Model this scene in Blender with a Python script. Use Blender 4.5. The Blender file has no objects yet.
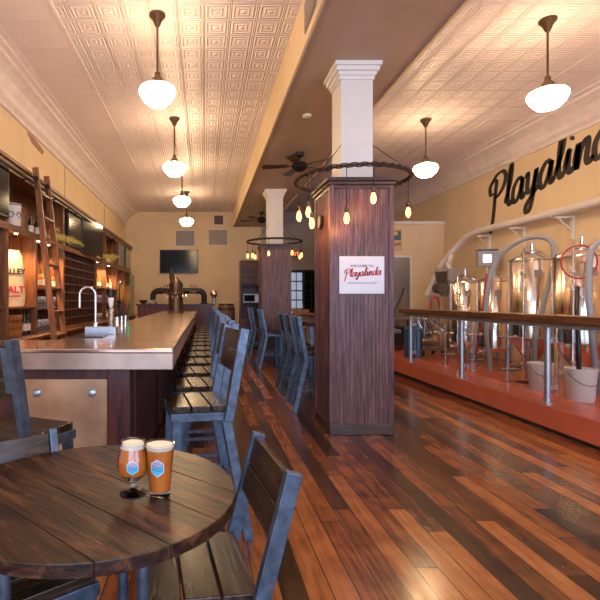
import bpy, math, random
from mathutils import Vector, Matrix
random.seed(7)
C = bpy.context.scene.collection
PI = math.pi
H = 1.35                      # eye height

# ---------------------------------------------------------------- materials
def nodes(name):
    m = bpy.data.materials.new(name); m.use_nodes = True
    nt = m.node_tree; b = nt.nodes['Principled BSDF']
    return m, nt, b
def N(nt, t, **kw):
    n = nt.nodes.new(t)
    for k, v in kw.items(): setattr(n, k, v)
    return n
def L(nt, a, b): nt.links.new(a, b)
def setin(b, **kw):
    for k, v in kw.items():
        k = k.replace('_', ' ')
        if k in b.inputs:
            if isinstance(v, tuple) and len(v) == 3: v = (*v, 1)
            b.inputs[k].default_value = v
def mathn(nt, op, a, b=None, c=None):
    n = N(nt, 'ShaderNodeMath', operation=op)
    for i, v in enumerate((a, b, c)):
        if v is None: continue
        if isinstance(v, (int, float)): n.inputs[i].default_value = v
        else: L(nt, v, n.inputs[i])
    return n.outputs[0]
def ramp(nt, fac, stops, interp='LINEAR'):
    r = N(nt, 'ShaderNodeValToRGB'); cr = r.color_ramp; cr.interpolation = interp
    while len(cr.elements) < len(stops): cr.elements.new(.5)
    for e, (p, c) in zip(cr.elements, stops): e.position = p; e.color = (*c, 1)
    L(nt, fac, r.inputs[0]); return r.outputs[0]
def plain(name, col, rough=.5, metal=0., var=.08, scale=6., bump=0., emit=None, es=0., **kw):
    m, nt, b = nodes(name)
    tc = N(nt, 'ShaderNodeTexCoord'); no = N(nt, 'ShaderNodeTexNoise'); no.inputs['Scale'].default_value = scale
    no.inputs['Detail'].default_value = 5
    L(nt, tc.outputs['Object'], no.inputs['Vector'])
    c = ramp(nt, no.outputs['Fac'], [(.25, tuple(x*(1-var) for x in col)), (.75, tuple(min(1, x*(1+var)) for x in col))])
    L(nt, c, b.inputs['Base Color'])
    setin(b, Roughness=rough, Metallic=metal, **kw)
    if bump:
        bp = N(nt, 'ShaderNodeBump'); bp.inputs['Strength'].default_value = bump; bp.inputs['Distance'].default_value = .01
        L(nt, no.outputs['Fac'], bp.inputs['Height']); L(nt, bp.outputs[0], b.inputs['Normal'])
    if emit: setin(b, Emission_Color=emit, Emission_Strength=es)
    return m
def wood(name, dark, mid, light, axis='X', scale=1., rough=.4, bump=.25, stretch=14., world=False, coat=0.):
    m, nt, b = nodes(name)
    tc = N(nt, 'ShaderNodeTexCoord'); mp = N(nt, 'ShaderNodeMapping')
    s = [stretch*scale]*3; s['XYZ'.index(axis)] = scale*1.1
    mp.inputs['Scale'].default_value = s
    if world:
        g = N(nt, 'ShaderNodeNewGeometry'); L(nt, g.outputs['Position'], mp.inputs['Vector'])
    else: L(nt, tc.outputs['Object'], mp.inputs['Vector'])
    no = N(nt, 'ShaderNodeTexNoise'); no.inputs['Scale'].default_value = 2.2; no.inputs['Detail'].default_value = 8
    no.inputs['Roughness'].default_value = .65; no.inputs['Distortion'].default_value = .6
    L(nt, mp.outputs[0], no.inputs['Vector'])
    c = ramp(nt, no.outputs['Fac'], [(.33, dark), (.5, mid), (.68, light)])
    L(nt, c, b.inputs['Base Color'])
    bp = N(nt, 'ShaderNodeBump'); bp.inputs['Strength'].default_value = bump; bp.inputs['Distance'].default_value = .004
    L(nt, no.outputs['Fac'], bp.inputs['Height']); L(nt, bp.outputs[0], b.inputs['Normal'])
    setin(b, Roughness=rough, Coat_Weight=coat, Coat_Roughness=.12)
    return m

def floor_mat():
    m, nt, b = nodes('reclaimed_plank_floor')
    g = N(nt, 'ShaderNodeNewGeometry'); sp = N(nt, 'ShaderNodeSeparateXYZ'); L(nt, g.outputs['Position'], sp.inputs[0])
    W = .118
    xr = mathn(nt, 'DIVIDE', sp.outputs[0], W); row = mathn(nt, 'FLOOR', xr)
    wn = N(nt, 'ShaderNodeTexWhiteNoise', noise_dimensions='1D'); L(nt, row, wn.inputs['W'])
    off = mathn(nt, 'MULTIPLY', wn.outputs['Value'], 9.)
    yr = mathn(nt, 'ADD', mathn(nt, 'DIVIDE', sp.outputs[1], 1.7), off); col = mathn(nt, 'FLOOR', yr)
    cv = N(nt, 'ShaderNodeCombineXYZ'); L(nt, row, cv.inputs[0]); L(nt, col, cv.inputs[1])
    w2 = N(nt, 'ShaderNodeTexWhiteNoise', noise_dimensions='2D'); L(nt, cv.outputs[0], w2.inputs['Vector'])
    # grain, shifted plank by plank
    mp = N(nt, 'ShaderNodeCombineXYZ')
    L(nt, mathn(nt, 'ADD', mathn(nt, 'MULTIPLY', sp.outputs[0], 26.), mathn(nt, 'MULTIPLY', w2.outputs['Value'], 60.)), mp.inputs[0])
    L(nt, mathn(nt, 'MULTIPLY', sp.outputs[1], 2.), mp.inputs[1])
    no = N(nt, 'ShaderNodeTexNoise'); no.inputs['Scale'].default_value = 1.3; no.inputs['Detail'].default_value = 8; no.inputs['Distortion'].default_value = .8
    L(nt, mp.outputs[0], no.inputs['Vector'])
    n2 = N(nt, 'ShaderNodeTexNoise'); n2.inputs['Scale'].default_value = 5.; n2.inputs['Detail'].default_value = 4
    L(nt, g.outputs['Position'], n2.inputs['Vector'])
    v = mathn(nt, 'ADD', mathn(nt, 'MULTIPLY', w2.outputs['Value'], .72), mathn(nt, 'MULTIPLY', mathn(nt, 'SUBTRACT', no.outputs['Fac'], .5), .55))
    v = mathn(nt, 'ADD', v, mathn(nt, 'ADD', mathn(nt, 'MULTIPLY', mathn(nt, 'SUBTRACT', n2.outputs['Fac'], .5), .5), .08))
    c = ramp(nt, v, [(0., (.018, .009, .007)), (.2, (.050, .019, .011)), (.38, (.13, .042, .016)), (.58, (.25, .082, .025)), (.78, (.36, .135, .042)), (1., (.46, .21, .075))])
    fx = mathn(nt, 'FRACT', xr); fy = mathn(nt, 'FRACT', yr)
    e = mathn(nt, 'LESS_THAN', mathn(nt, 'MINIMUM', fx, mathn(nt, 'SUBTRACT', 1., fx)), .022)
    e2 = mathn(nt, 'LESS_THAN', mathn(nt, 'MINIMUM', fy, mathn(nt, 'SUBTRACT', 1., fy)), .0022)
    ed = mathn(nt, 'MAXIMUM', e, e2)
    mx = N(nt, 'ShaderNodeMixRGB'); L(nt, ed, mx.inputs[0]); L(nt, c, mx.inputs[1]); mx.inputs[2].default_value = (.012, .007, .005, 1)
    L(nt, mx.outputs[0], b.inputs['Base Color'])
    L(nt, mathn(nt, 'ADD', mathn(nt, 'MULTIPLY', no.outputs['Fac'], .20), .10), b.inputs['Roughness'])
    h = mathn(nt, 'SUBTRACT', mathn(nt, 'MULTIPLY', no.outputs['Fac'], .35), ed)
    bp = N(nt, 'ShaderNodeBump'); bp.inputs['Strength'].default_value = .35; bp.inputs['Distance'].default_value = .003
    L(nt, h, bp.inputs['Height']); L(nt, bp.outputs[0], b.inputs['Normal'])
    return m

def tin_mat():
    m, nt, b = nodes('pressed_tin_ceiling')
    g = N(nt, 'ShaderNodeNewGeometry'); sp = N(nt, 'ShaderNodeSeparateXYZ'); L(nt, g.outputs['Position'], sp.inputs[0])
    T = .275
    def cell(o, T=T): return mathn(nt, 'ABSOLUTE', mathn(nt, 'SUBTRACT', mathn(nt, 'FRACT', mathn(nt, 'DIVIDE', mathn(nt, 'ADD', o, 50 + .06), T)), .5))
    d = mathn(nt, 'MAXIMUM', cell(sp.outputs[0]), cell(sp.outputs[1]))
    def ridge(d, at, w):
        return mathn(nt, 'SMOOTH_MAX', mathn(nt, 'SUBTRACT', 1., mathn(nt, 'DIVIDE', mathn(nt, 'ABSOLUTE', mathn(nt, 'SUBTRACT', d, at)), w)), 0., .2)
    h = mathn(nt, 'ADD', ridge(d, .47, .035), mathn(nt, 'MULTIPLY', ridge(d, .36, .05), .9))
    h = mathn(nt, 'ADD', h, mathn(nt, 'MULTIPLY', ridge(d, .20, .04), .8)); h = mathn(nt, 'ADD', h, ridge(d, .0, .1))
    # plain stippled border along the outer walls, with ribs
    x = sp.outputs[0]
    left = mathn(nt, 'LESS_THAN', x, -1.52); right = mathn(nt, 'GREATER_THAN', x, 4.62)
    bd = mathn(nt, 'MAXIMUM', left, right)
    no = N(nt, 'ShaderNodeTexVoronoi'); no.inputs['Scale'].default_value = 26.; L(nt, g.outputs['Position'], no.inputs['Vector'])
    cy = cell(sp.outputs[1], .55)
    hb = mathn(nt, 'ADD', mathn(nt, 'MULTIPLY', no.outputs['Distance'], .5), ridge(cy, .48, .03))
    hm = mathn(nt, 'ADD', mathn(nt, 'MULTIPLY', h, mathn(nt, 'SUBTRACT', 1., bd)), mathn(nt, 'MULTIPLY', hb, bd))
    bp = N(nt, 'ShaderNodeBump'); bp.inputs['Strength'].default_value = 1.; bp.inputs['Distance'].default_value = .013
    L(nt, hm, bp.inputs['Height']); L(nt, bp.outputs[0], b.inputs['Normal'])
    setin(b, Base_Color=(.82, .70, .72), Roughness=.38)
    return m

def glass(name, col=(1, 1, 1), rough=.0, ior=1.45):
    m, nt, b = nodes(name)
    n = N(nt, 'ShaderNodeTexNoise'); n.inputs['Scale'].default_value = 3
    L(nt, ramp(nt, n.outputs['Fac'], [(.3, tuple(x*.97 for x in col)), (.7, col)]), b.inputs['Base Color'])
    setin(b, Roughness=rough, Transmission_Weight=1., IOR=ior)
    return m

M = {}
M['floor'] = floor_mat(); M['tin'] = tin_mat()
M['cove'] = plain('cornice_paint', (.80, .70, .70), .4, bump=.1)
M['wall'] = plain('tan_wall_paint', (.76, .60, .39), .75, var=.05, scale=2, bump=.05)
M['wallg'] = plain('grey_wall_paint', (.42, .38, .37), .75, var=.05, scale=2)
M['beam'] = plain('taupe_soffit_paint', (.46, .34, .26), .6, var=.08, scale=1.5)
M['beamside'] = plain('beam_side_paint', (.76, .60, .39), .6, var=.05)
M['white'] = plain('white_trim_paint', (.80, .77, .74), .45, var=.03)
M['cream'] = plain('cream_post_paint', (.74, .72, .68), .5, var=.03)
M['column'] = wood('stained_beadboard', (.026, .009, .010), (.11, .040, .036), (.27, .13, .12), 'Z', 1.1, .38, .8, 24)
M['darkwood'] = wood('dark_walnut', (.018, .009, .007), (.055, .024, .014), (.12, .052, .026), 'X', 1.2, .3, .3)
M['darkwoodZ'] = wood('dark_walnut_upright', (.02, .009, .007), (.065, .026, .015), (.14, .058, .028), 'Z', 1.2, .35, .3)
M['shelf'] = wood('shelf_wood', (.07, .027, .012), (.16, .062, .024), (.27, .115, .045), 'Y', 1., .35, .2)
M['shelfZ'] = wood('shelf_wood_upright', (.09, .032, .014), (.20, .075, .028), (.32, .135, .05), 'Z', 1., .35, .2)
M['redwood'] = wood('red_mahogany', (.035, .008, .008), (.085, .018, .014), (.15, .035, .022), 'Z', 1.1, .35, .4)
M['tabletop'] = wood('oiled_tabletop_plank', (.008, .004, .003), (.034, .013, .006), (.14, .056, .024), 'X', 1.6, .34, 1., 7); setin(M['tabletop'].node_tree.nodes['Principled BSDF'], Specular_IOR_Level=.35)
M['seat'] = wood('seat_plank', (.008, .005, .003), (.028, .014, .007), (.085, .042, .02), 'X', 1.6, .27, .4, 10)
M['midwood'] = wood('warm_oak', (.16, .06, .02), (.30, .13, .045), (.42, .2, .08), 'Z', 1.3, .4, .2)
M['railwood'] = wood('varnished_rail', (.07, .03, .012), (.15, .065, .025), (.26, .12, .05), 'Y', 1.1, .28, .3)
M['copper'] = plain('hammered_copper_top', (.60, .42, .33), .2, .85, .22, 2.5, .12)
M['copperpanel'] = plain('aged_copper_panel', (.62, .36, .20), .38, .7, .35, 4, .15)
M['slabedge'] = plain('copper_edge', (.50, .36, .28), .42, .6, .3, 5, .1)
M['steel'] = plain('blue_grey_steel', (.10, .135, .185), .34, .6, .5, 22, .2)
M['stainless'] = plain('polished_stainless', (.90, .82, .72), .13, 1., .03, 3)
M['tank'] = wood('polished_tank_steel', (.80, .70, .58), (.90, .82, .72), (.95, .92, .88), 'Z', .35, .11, .35, 60); setin(M['tank'].node_tree.nodes['Principled BSDF'], Metallic=1.)
M['stainbrush'] = plain('brushed_stainless', (.42, .43, .46), .3, 1., .08, 8)
M['chrome'] = plain('chrome', (.8, .82, .86), .12, 1., .02)
M['galv'] = plain('galvanised_pipe', (.55, .60, .66), .35, .8, .1, 20)
M['black'] = plain('black_iron', (.02, .018, .018), .4, .4, .2, 20)
M['rust'] = plain('rusted_wire', (.06, .035, .025), .6, .5, .5, 60, .3)
M['bronze'] = plain('bronze_fitting', (.14, .085, .05), .35, .8, .1)
M['plastic'] = plain('black_plastic', (.012, .012, .014), .3, 0, .1)
M['screen'] = plain('dark_screen', (.008, .009, .014), .12, 0, .1, Specular_IOR_Level=.15)
M['pipewhite'] = plain('white_pvc', (.72, .68, .66), .4, 0, .03)
M['bucket'] = plain('white_bucket_plastic', (.86, .88, .88), .4, 0, .03)
M['redfloor'] = plain('red_epoxy', (.56, .12, .06), .28, 0, .12, 3, .08)
M['redcurb'] = plain('red_curb_paint', (.62, .15, .08), .4, 0, .1, 4, .05)
M['red'] = plain('red_rubber', (.5, .02, .03), .4)
M['grey'] = plain('grey_hose', (.32, .33, .37), .45)
M['ventgrey'] = plain('vent_grey', (.34, .30, .29), .6)
M['ventdark'] = plain('vent_dark', (.11, .09, .09), .6)
M['signface'] = plain('white_sign_face', (.66, .69, .71), .25, 0, .02)
M['signred'] = plain('sign_red', (.55, .03, .03), .4, 0, .02)
M['signgrey'] = plain('sign_grey', (.2, .2, .22), .5, 0, .02)
M['letter'] = plain('dark_letter_paint', (.035, .030, .024), .5, 0, .1)
M['glass'] = glass('clear_glass'); M['panel'] = glass('panel_glass', (.93, .97, .99))
M['globe'] = plain('opal_globe_lit', (1, .95, .85), .3, 0, .0, emit=(1, .70, .38), es=42.)
M['globetop'] = M['bronze']
M['filament'] = plain('amber_bulb_lit', (1, .6, .25), .2, 0, 0, emit=(1, .34, .07), es=5.)
M['hotcore'] = plain('glowing_filament', (1, .8, .5), .2, 0, 0, emit=(1, .62, .28), es=90.)
M['puck'] = plain('puck_light_lit', (1, .9, .7), .2, 0, 0, emit=(1, .78, .48), es=40.)
M['beer'] = plain('amber_beer', (.80, .22, .02), .25, 0, .05, 3, Subsurface_Weight=.6, Subsurface_Scale=.03)
M['foam'] = plain('beer_foam', (.90, .82, .66), .7, 0, .05, 60)
M['logoblue'] = plain('badge_blue', (.07, .42, .60), .4, 0, .02); M['logogrey'] = plain('badge_grey', (.33, .33, .42), .4, 0, .02)
M['logonavy'] = plain('badge_navy', (.02, .05, .10), .4, 0, .02); M['logowhite'] = plain('badge_white', (.8, .85, .9), .4, 0, .02)
M['sack'] = plain('kraft_sack', (.66, .50, .30), .8, 0, .08, 8, .3)
M['crock'] = plain('stoneware_glaze', (.72, .70, .70), .25, 0, .05); M['cobalt'] = plain('cobalt_glaze', (.10, .14, .35), .25, 0, .1)
M['pine'] = plain('evergreen_needles', (.66, .58, .16), .6, 0, .3, 30)
M['bottledark'] = plain('dark_bottle_glass', (.015, .03, .018), .08, 0, .1); M['bottleamber'] = plain('amber_bottle_glass', (.35, .11, .02), .08, 0, .1)
M['bottlegreen'] = plain('green_bottle_glass', (.10, .16, .03), .08, 0, .1); M['bottleclear'] = plain('pale_bottle_glass', (.5, .42, .32), .1, 0, .1)
M['paperlabel'] = plain('bottle_label_paper', (.75, .70, .60), .6, 0, .05)
M['exit'] = plain('exit_sign_lit', (.8, .1, .05), .4, 0, .0, emit=(1, .08, .03), es=4.)
M['lcd'] = plain('lit_display', (.8, .8, .9), .3, 0, 0, emit=(.75, .75, 1.), es=2.5)
M['daywin'] = plain('daylit_pane', (.6, .7, .9), .2, 0, .1, 5, emit=(.55, .68, .9), es=.3)
M['barrel'] = wood('barrel_oak', (.11, .06, .03), (.22, .13, .07), (.32, .2, .11), 'Z', 1.2, .5, .3)
M['blue'] = plain('blue_plastic', (.02, .08, .22), .4)
M['posterblue'] = plain('poster_blue', (.08, .15, .25), .5); M['postergreen'] = plain('poster_green', (.1, .3, .1), .5); M['posteryellow'] = plain('poster_yellow', (.7, .5, .1), .5)
M['plasterpatch'] = plain('brown_patch', (.34, .19, .15), .7, 0, .3, 20, .3)

# ---------------------------------------------------------------- mesh builder
class MB:
    def __init__(s): s.v = []; s.f = []; s.sm = []
    def add(s, vs, fs, smooth=False):
        o = len(s.v); s.v += [tuple(v) for v in vs]; s.f += [tuple(i+o for i in f) for f in fs]; s.sm += [smooth]*len(fs); return s
    def box(s, x0, x1, y0, y1, z0, z1):
        return s.add([(x0,y0,z0),(x1,y0,z0),(x1,y1,z0),(x0,y1,z0),(x0,y0,z1),(x1,y0,z1),(x1,y1,z1),(x0,y1,z1)],
                     [(0,3,2,1),(4,5,6,7),(0,1,5,4),(1,2,6,5),(2,3,7,6),(3,0,4,7)])
    def cb(s, cx, cy, cz, sx, sy, sz): return s.box(cx-sx/2, cx+sx/2, cy-sy/2, cy+sy/2, cz-sz/2, cz+sz/2)
    def bar(s, p0, p1, a, b, up=(1, 0, 0)):          # rectangular bar; a = size along 'up' side, b = other side
        p0, p1 = Vector(p0), Vector(p1); d = (p1-p0).normalized(); u = Vector(up); u = (u - d*u.dot(d)).normalized(); w = d.cross(u)
        vs = [p + u*(i*a/2) + w*(j*b/2) for p in (p0, p1) for i, j in ((-1,-1),(1,-1),(1,1),(-1,1))]
        return s.add(vs, [(3,2,1,0),(4,5,6,7),(0,1,5,4),(1,2,6,5),(2,3,7,6),(3,0,4,7)])
    def tube(s, pts, r, n=10, closed=False, cap=True):
        pts = [Vector(p) for p in pts]; k = len(pts); vs = []; u = None
        for i, p in enumerate(pts):
            if closed: d = pts[(i+1) % k] - pts[i-1]
            else: d = pts[min(i+1, k-1)] - pts[max(i-1, 0)]
            d.normalize()
            if u is None:
                u = d.orthogonal().normalized()
            u = (u - d*u.dot(d)); u = u.normalized() if u.length > 1e-6 else d.orthogonal().normalized()
            w = d.cross(u); rr = r[i] if isinstance(r, (list, tuple)) else r
            vs += [p + (u*math.cos(2*PI*j/n) + w*math.sin(2*PI*j/n))*rr for j in range(n)]
        fs = []
        for i in range(k if closed else k-1):
            a, b = i*n, ((i+1) % k)*n
            fs += [(a+j, a+(j+1) % n, b+(j+1) % n, b+j) for j in range(n)]
        s.add(vs, fs, True)
        if cap and not closed:
            o = len(s.v) - k*n
            s.f += [tuple(o+j for j in reversed(range(n))), tuple(o+(k-1)*n+j for j in range(n))]; s.sm += [False, False]
        return s
    def lathe(s, prof, c=(0,0,0), n=28, smooth=True, sy=1.):
        vs = []; 
        for r, z in prof: vs += [(c[0]+r*math.cos(2*PI*j/n), c[1]+sy*r*math.sin(2*PI*j/n), c[2]+z) for j in range(n)]
        fs = []
        for i in range(len(prof)-1):
            a, b = i*n, (i+1)*n
            fs += [(a+j, a+(j+1) % n, b+(j+1) % n, b+j) for j in range(n)]
        o = len(s.v); s.add(vs, fs, smooth)
        if prof[0][0] > 1e-4: s.f.append(tuple(o+j for j in reversed(range(n)))); s.sm.append(False)
        if prof[-1][0] > 1e-4: s.f.append(tuple(o+(len(prof)-1)*n+j for j in range(n))); s.sm.append(False)
        return s
    def extr(s, prof, y0, y1):                       # (x, z) outline swept along y
        n = len(prof); vs = [(x, y0, z) for x, z in prof] + [(x, y1, z) for x, z in prof]
        return s.add(vs, [(i, (i+1) % n, n+(i+1) % n, n+i) for i in range(n)] + [tuple(reversed(range(n))), tuple(range(n, 2*n))])
    def build(s, name, mat, parent=None, bevel=0., loc=None, rot=None, shade=None):
        me = bpy.data.meshes.new(name); me.from_pydata(s.v, [], s.f); me.materials.append(M[mat] if isinstance(mat, str) else mat)
        me.polygons.foreach_set('use_smooth', [True]*len(s.f) if shade else s.sm); me.update()
        import bmesh
        bm = bmesh.new(); bm.from_mesh(me); bmesh.ops.remove_doubles(bm, verts=bm.verts, dist=1e-6); bmesh.ops.recalc_face_normals(bm, faces=bm.faces)
        for e in bm.edges:
            if len(e.link_faces) == 2 and e.calc_face_angle(0) > math.radians(38): e.smooth = False
        bm.to_mesh(me); bm.free()
        o = bpy.data.objects.new(name, me); C.objects.link(o)
        if parent: o.parent = parent
        if loc: o.location = loc
        if rot: o.rotation_euler = rot
        if bevel:
            b = o.modifiers.new('edge', 'BEVEL'); b.width = bevel; b.segments = 2; b.limit_method = 'ANGLE'; b.angle_limit = math.radians(40)
        return o
def tag(o, label=None, cat=None, group=None, kind=None):
    for k, v in (('label', label), ('category', cat), ('group', group), ('kind', kind)):
        if v: o[k] = v
    return o
def empty(name, loc, rz=0, label=None, cat=None, group=None):
    o = bpy.data.objects.new(name, None); C.objects.link(o); o.location = loc; o.rotation_euler = (0, 0, rz); o.empty_display_size = .1
    return tag(o, label, cat, group)
def copy_tree(o, parent=None):
    c = o.copy(); C.objects.link(c)
    if parent: c.parent = parent
    for ch in list(o.children): copy_tree(ch, c)
    return c
def place(src, loc, rz, label, used, group=None):
    o = src if not used else copy_tree(src)
    o.location = loc; o.rotation_euler = (0, 0, rz); o['label'] = label
    if group: o['group'] = group
    return o
def S(mb, name, mat, bevel=0., parent=None):
    return tag(mb.build(name, mat, parent, bevel), kind='structure' if not parent else None)

# ---------------------------------------------------------------- room shell
CEIL = 4.29; XL = -2.65; XR = 5.65; YB = 15.7; YF = -2.6; COOL = 11.1
S(MB().box(XL-.1, XR+.1, YF, YB+.1, -.12, 0), 'floor', 'floor')
S(MB().box(XL-.1, .98, YF, YB+.1, CEIL, CEIL+.1).box(2.13, XR+.1, YF, YB+.1, CEIL, CEIL+.1), 'ceiling', 'tin')
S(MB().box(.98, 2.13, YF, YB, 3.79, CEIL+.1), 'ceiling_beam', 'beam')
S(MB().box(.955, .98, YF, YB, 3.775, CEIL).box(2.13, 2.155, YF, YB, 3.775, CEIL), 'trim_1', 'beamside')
S(MB().box(XL-.12, XL, YF, YB+.1, 0, CEIL), 'wall_left', 'wall')
S(MB().box(XR, XR+.12, YF, YB+.1, 0, CEIL), 'wall_right', 'wall')
S(MB().box(XL, 1.9, YB, YB+.12, 0, CEIL).box(3.9, XR, YB, YB+.12, 0, CEIL), 'wall_back', 'wall')
S(MB().box(1.9, 3.9, YB, YB+.12, 0, CEIL), 'wall_back_middle', 'wallg')
# street front behind the camera: piers and lintel with open daylight between
S(MB().box(XL-.1, XL+.3, YF-.12, YF, 0, CEIL).box(XR-.3, XR+.1, YF-.12, YF, 0, CEIL).box(XL, XR, YF-.12, YF, 3.6, CEIL).box(XL, XR, YF-.12, YF, 0, .5)
  .box(1.3, 1.8, YF-.12, YF, .5, 3.6), 'wall_front', 'wall')
cp = [(XL, 3.88), (XL+.035, 3.88), (XL+.04, 3.93), (XL+.09, 3.98), (XL+.12, 4.04), (XL+.20, 4.13), (XL+.28, 4.18), (XL+.33, 4.2), (XL+.34, 4.235), (XL+.40, 4.245), (XL+.41, 4.27), (XL+.47, 4.275), (XL+.47, CEIL), (XL, CEIL)]
S(MB().extr(cp, YF, YB), 'trim_2', 'cove')
cr = [(XR-(x-XL), z) for x, z in cp]
S(MB().extr(cr, YF, YB), 'trim_3', 'cove')
S(MB().box(-1.55, -1.50, YF, YB, CEIL-.014, CEIL).box(4.6, 4.65, YF, YB, CEIL-.014, CEIL), 'trim_4', 'cove', .006)
S(MB().box(XL+.001, XL+.006, 8.9, 8.915, 2.98, 3.88).box(XL+.001, XL+.006, 12.45, 12.48, 2.98, 3.88), 'trim_6', 'plasterpatch')
# walk-in cooler wall
S(MB().box(3.2, XR, COOL, COOL+2.2, 0, 3.14), 'wall_cooler', 'wall')
S(MB().box(3.15, XR, COOL-.05, COOL+2.25, 3.14, 3.2), 'trim_7', 'white')
# platform
pl = MB().box(3.58, XR, YF, COOL, 0, .25)
S(pl, 'floor_platform', 'redfloor', .012)
S(MB().box(3.555, 3.58, YF, COOL, 0.0, .252), 'trim_8', 'redcurb', .006)
S(MB().box(3.53, 3.555, YF, COOL, 0.0, .03), 'trim_9', 'black')
for i, (x, y) in enumerate(((4.3, 6.25), (4.28, 4.72))):
    d = empty('floor_drain', (x, y, .25), 0, ['dark square grate set in the red platform before the small kettle', 'dark square grate set in the red platform beside the near bucket'][i], 'drain')
    MB().box(-.14, .14, -.14, .14, 0, .004).build('frame', 'stainbrush', d)
    g = MB()
    for k in range(9): g.box(-.12+k*.027, -.108+k*.027, -.12, .12, .004, .008)
    g.build('grate', 'black', d)

# ---------------------------------------------------------------- columns
def column(y, label):
    t = empty('column', (1.57, y, 0), 0, label, 'column')
    w = .3075
    g = MB().box(-w, w, -w, w, .0, 2.50)
    n = 17
    for k in range(n):                                # raised beads of the beadboard on the four faces
        x = -w + (k+.5)*2*w/n
        g.box(x-.006, x+.006, -w-.004, -w, .12, 2.5).box(x-.006, x+.006, w, w+.004, .12, 2.5)
        g.box(-w-.004, -w, x-.006, x+.006, .12, 2.5).box(w, w+.004, x-.006, x+.006, .12, 2.5)
    g.build('casing', 'column', t)
    e = w+.012
    c = MB()
    for sx in (-1, 1):
        for sy in (-1, 1): c.cb(sx*(w-.01), sy*(w-.01), 1.31, .05, .05, 2.38)
    c.build('corner_trim', 'column', t, .004)
    MB().box(-e, e, -e, e, 0, .11).build('base', 'black', t, .006).data.materials[0] = M['darkwood']
    cr = MB()
    for a, z0, z1 in ((.012, 2.46, 2.50), (.03, 2.50, 2.535), (.05, 2.535, 2.57)): cr.box(-w-a, w+a, -w-a, w+a, z0, z1)
    cr.build('crown', 'darkwood', t, .006)
    MB().box(-.165, .165, -.165, .165, 2.57, 3.79).build('post', 'cream', t)
    cc = MB()
    for a, z0, z1 in ((.015, 3.62, 3.66), (.03, 3.66, 3.70), (.055, 3.70, 3.745), (.075, 3.745, 3.789)): cc.box(-.165-a, .165+a, -.165-a, .165+a, z0, z1)
    cc.build('cap', 'white', t, .006)
    return t
COL1 = column(5.01, 'near wood-cased column carrying the white welcome sign')
COL2 = column(10.55, 'far wood-cased column with the small ring of bulbs')

# lettering: calligraphic strokes
def catmull(P, n=8):
    P = [Vector((*p, 0)) if len(p) == 2 else Vector(p) for p in P]; Q = [P[0]*2-P[1]] + P + [P[-1]*2-P[-2]]; out = []
    for i in range(1, len(Q)-2):
        for k in range(n):
            t = k/n; a, b, c, d = Q[i-1:i+3]
            out.append(.5*((2*b) + (c-a)*t + (2*a-5*b+4*c-d)*t*t + (3*b-a-3*c+d)*t**3))
    out.append(Q[-2]); return out
LET = {
 'P': ([[(.20,1.02),(.02,.86),(.05,.62),(.20,.60)], [(.36,1.0),(.30,.55),(.26,.1),(.20,-.30),(.10,-.62)], [(.12,.95),(.36,1.12),(.66,1.12),(.80,.92),(.68,.62),(.40,.45),(.28,.5)]], .80),
 'l': ([[(.0,.10),(.22,.60),(.30,1.06),(.24,1.12),(.16,.8),(.14,.2),(.22,.0),(.36,.12)]], .34),
 'a': ([[(.44,.52),(.28,.62),(.06,.40),(.04,.10),(.16,-.02),(.34,.18),(.46,.56),(.42,.2),(.46,.0),(.60,.12)]], .58),
 'y': ([[(.0,.5),(.10,.58),(.08,.2),(.18,.04),(.34,.2),(.44,.58),(.38,.1),(.22,-.42),(.06,-.46),(.06,-.28),(.30,-.06),(.58,.12)]], .56),
 'i': ([[(.0,.12),(.14,.58),(.12,.16),(.20,.0),(.34,.12)], [(.20,.78),(.24,.86)]], .32),
 'n': ([[(.0,.12),(.12,.58),(.08,.0),(.20,.42),(.36,.60),(.42,.50),(.38,.14),(.46,.0),(.60,.12)]], .58),
 'd': ([[(.44,.52),(.28,.62),(.06,.40),(.04,.10),(.16,-.02),(.34,.18),(.50,.70),(.58,1.12),(.46,.5),(.44,.08),(.52,.0),(.64,.12)]], .62),
}
def stroke(mb, pts, size, x0, y0, slant, th, wfac):
    pts = [Vector((x0 + (p.x + p.y*slant)*size, y0 + p.y*size, 0)) for p in catmull(pts)]
    n = len(pts); vs = []
    for i, p in enumerate(pts):
        d = (pts[min(i+1, n-1)] - pts[max(i-1, 0)]).normalized(); nr = Vector((-d.y, d.x, 0))
        w = wfac*size*(.45 + .55*abs(d.y)) * (1 if 0 < i < n-1 else .35)
        for q in (p+nr*w, p-nr*w): vs += [(q.x, q.y, 0), (q.x, q.y, th)]
    fs = []
    for i in range(n-1):
        a = i*4; b = a+4
        fs += [(a+1, a+3, b+3, b+1), (a, b, b+2, a+2), (a, a+1, b+1, b), (a+2, b+2, b+3, a+3)]
    fs += [(0, 2, 3, 1), ((n-1)*4, (n-1)*4+1, (n-1)*4+3, (n-1)*4+2)]
    mb.add(vs, fs)
def script_word(word, size, parent, mat, th, mtx, wfac=.06, slant=.18, oneobj=False):
    x = 0; one = MB()
    for ch in word:
        st, adv = LET[ch]; mb = one if oneobj else MB()
        for s_ in st: stroke(mb, s_, size, x, 0, slant, th, wfac)
        if not oneobj: mb.build('letter', mat, parent).matrix_local = mtx
        x += adv*size
    if oneobj: one.build('script_lettering', mat, parent).matrix_local = mtx
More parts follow.
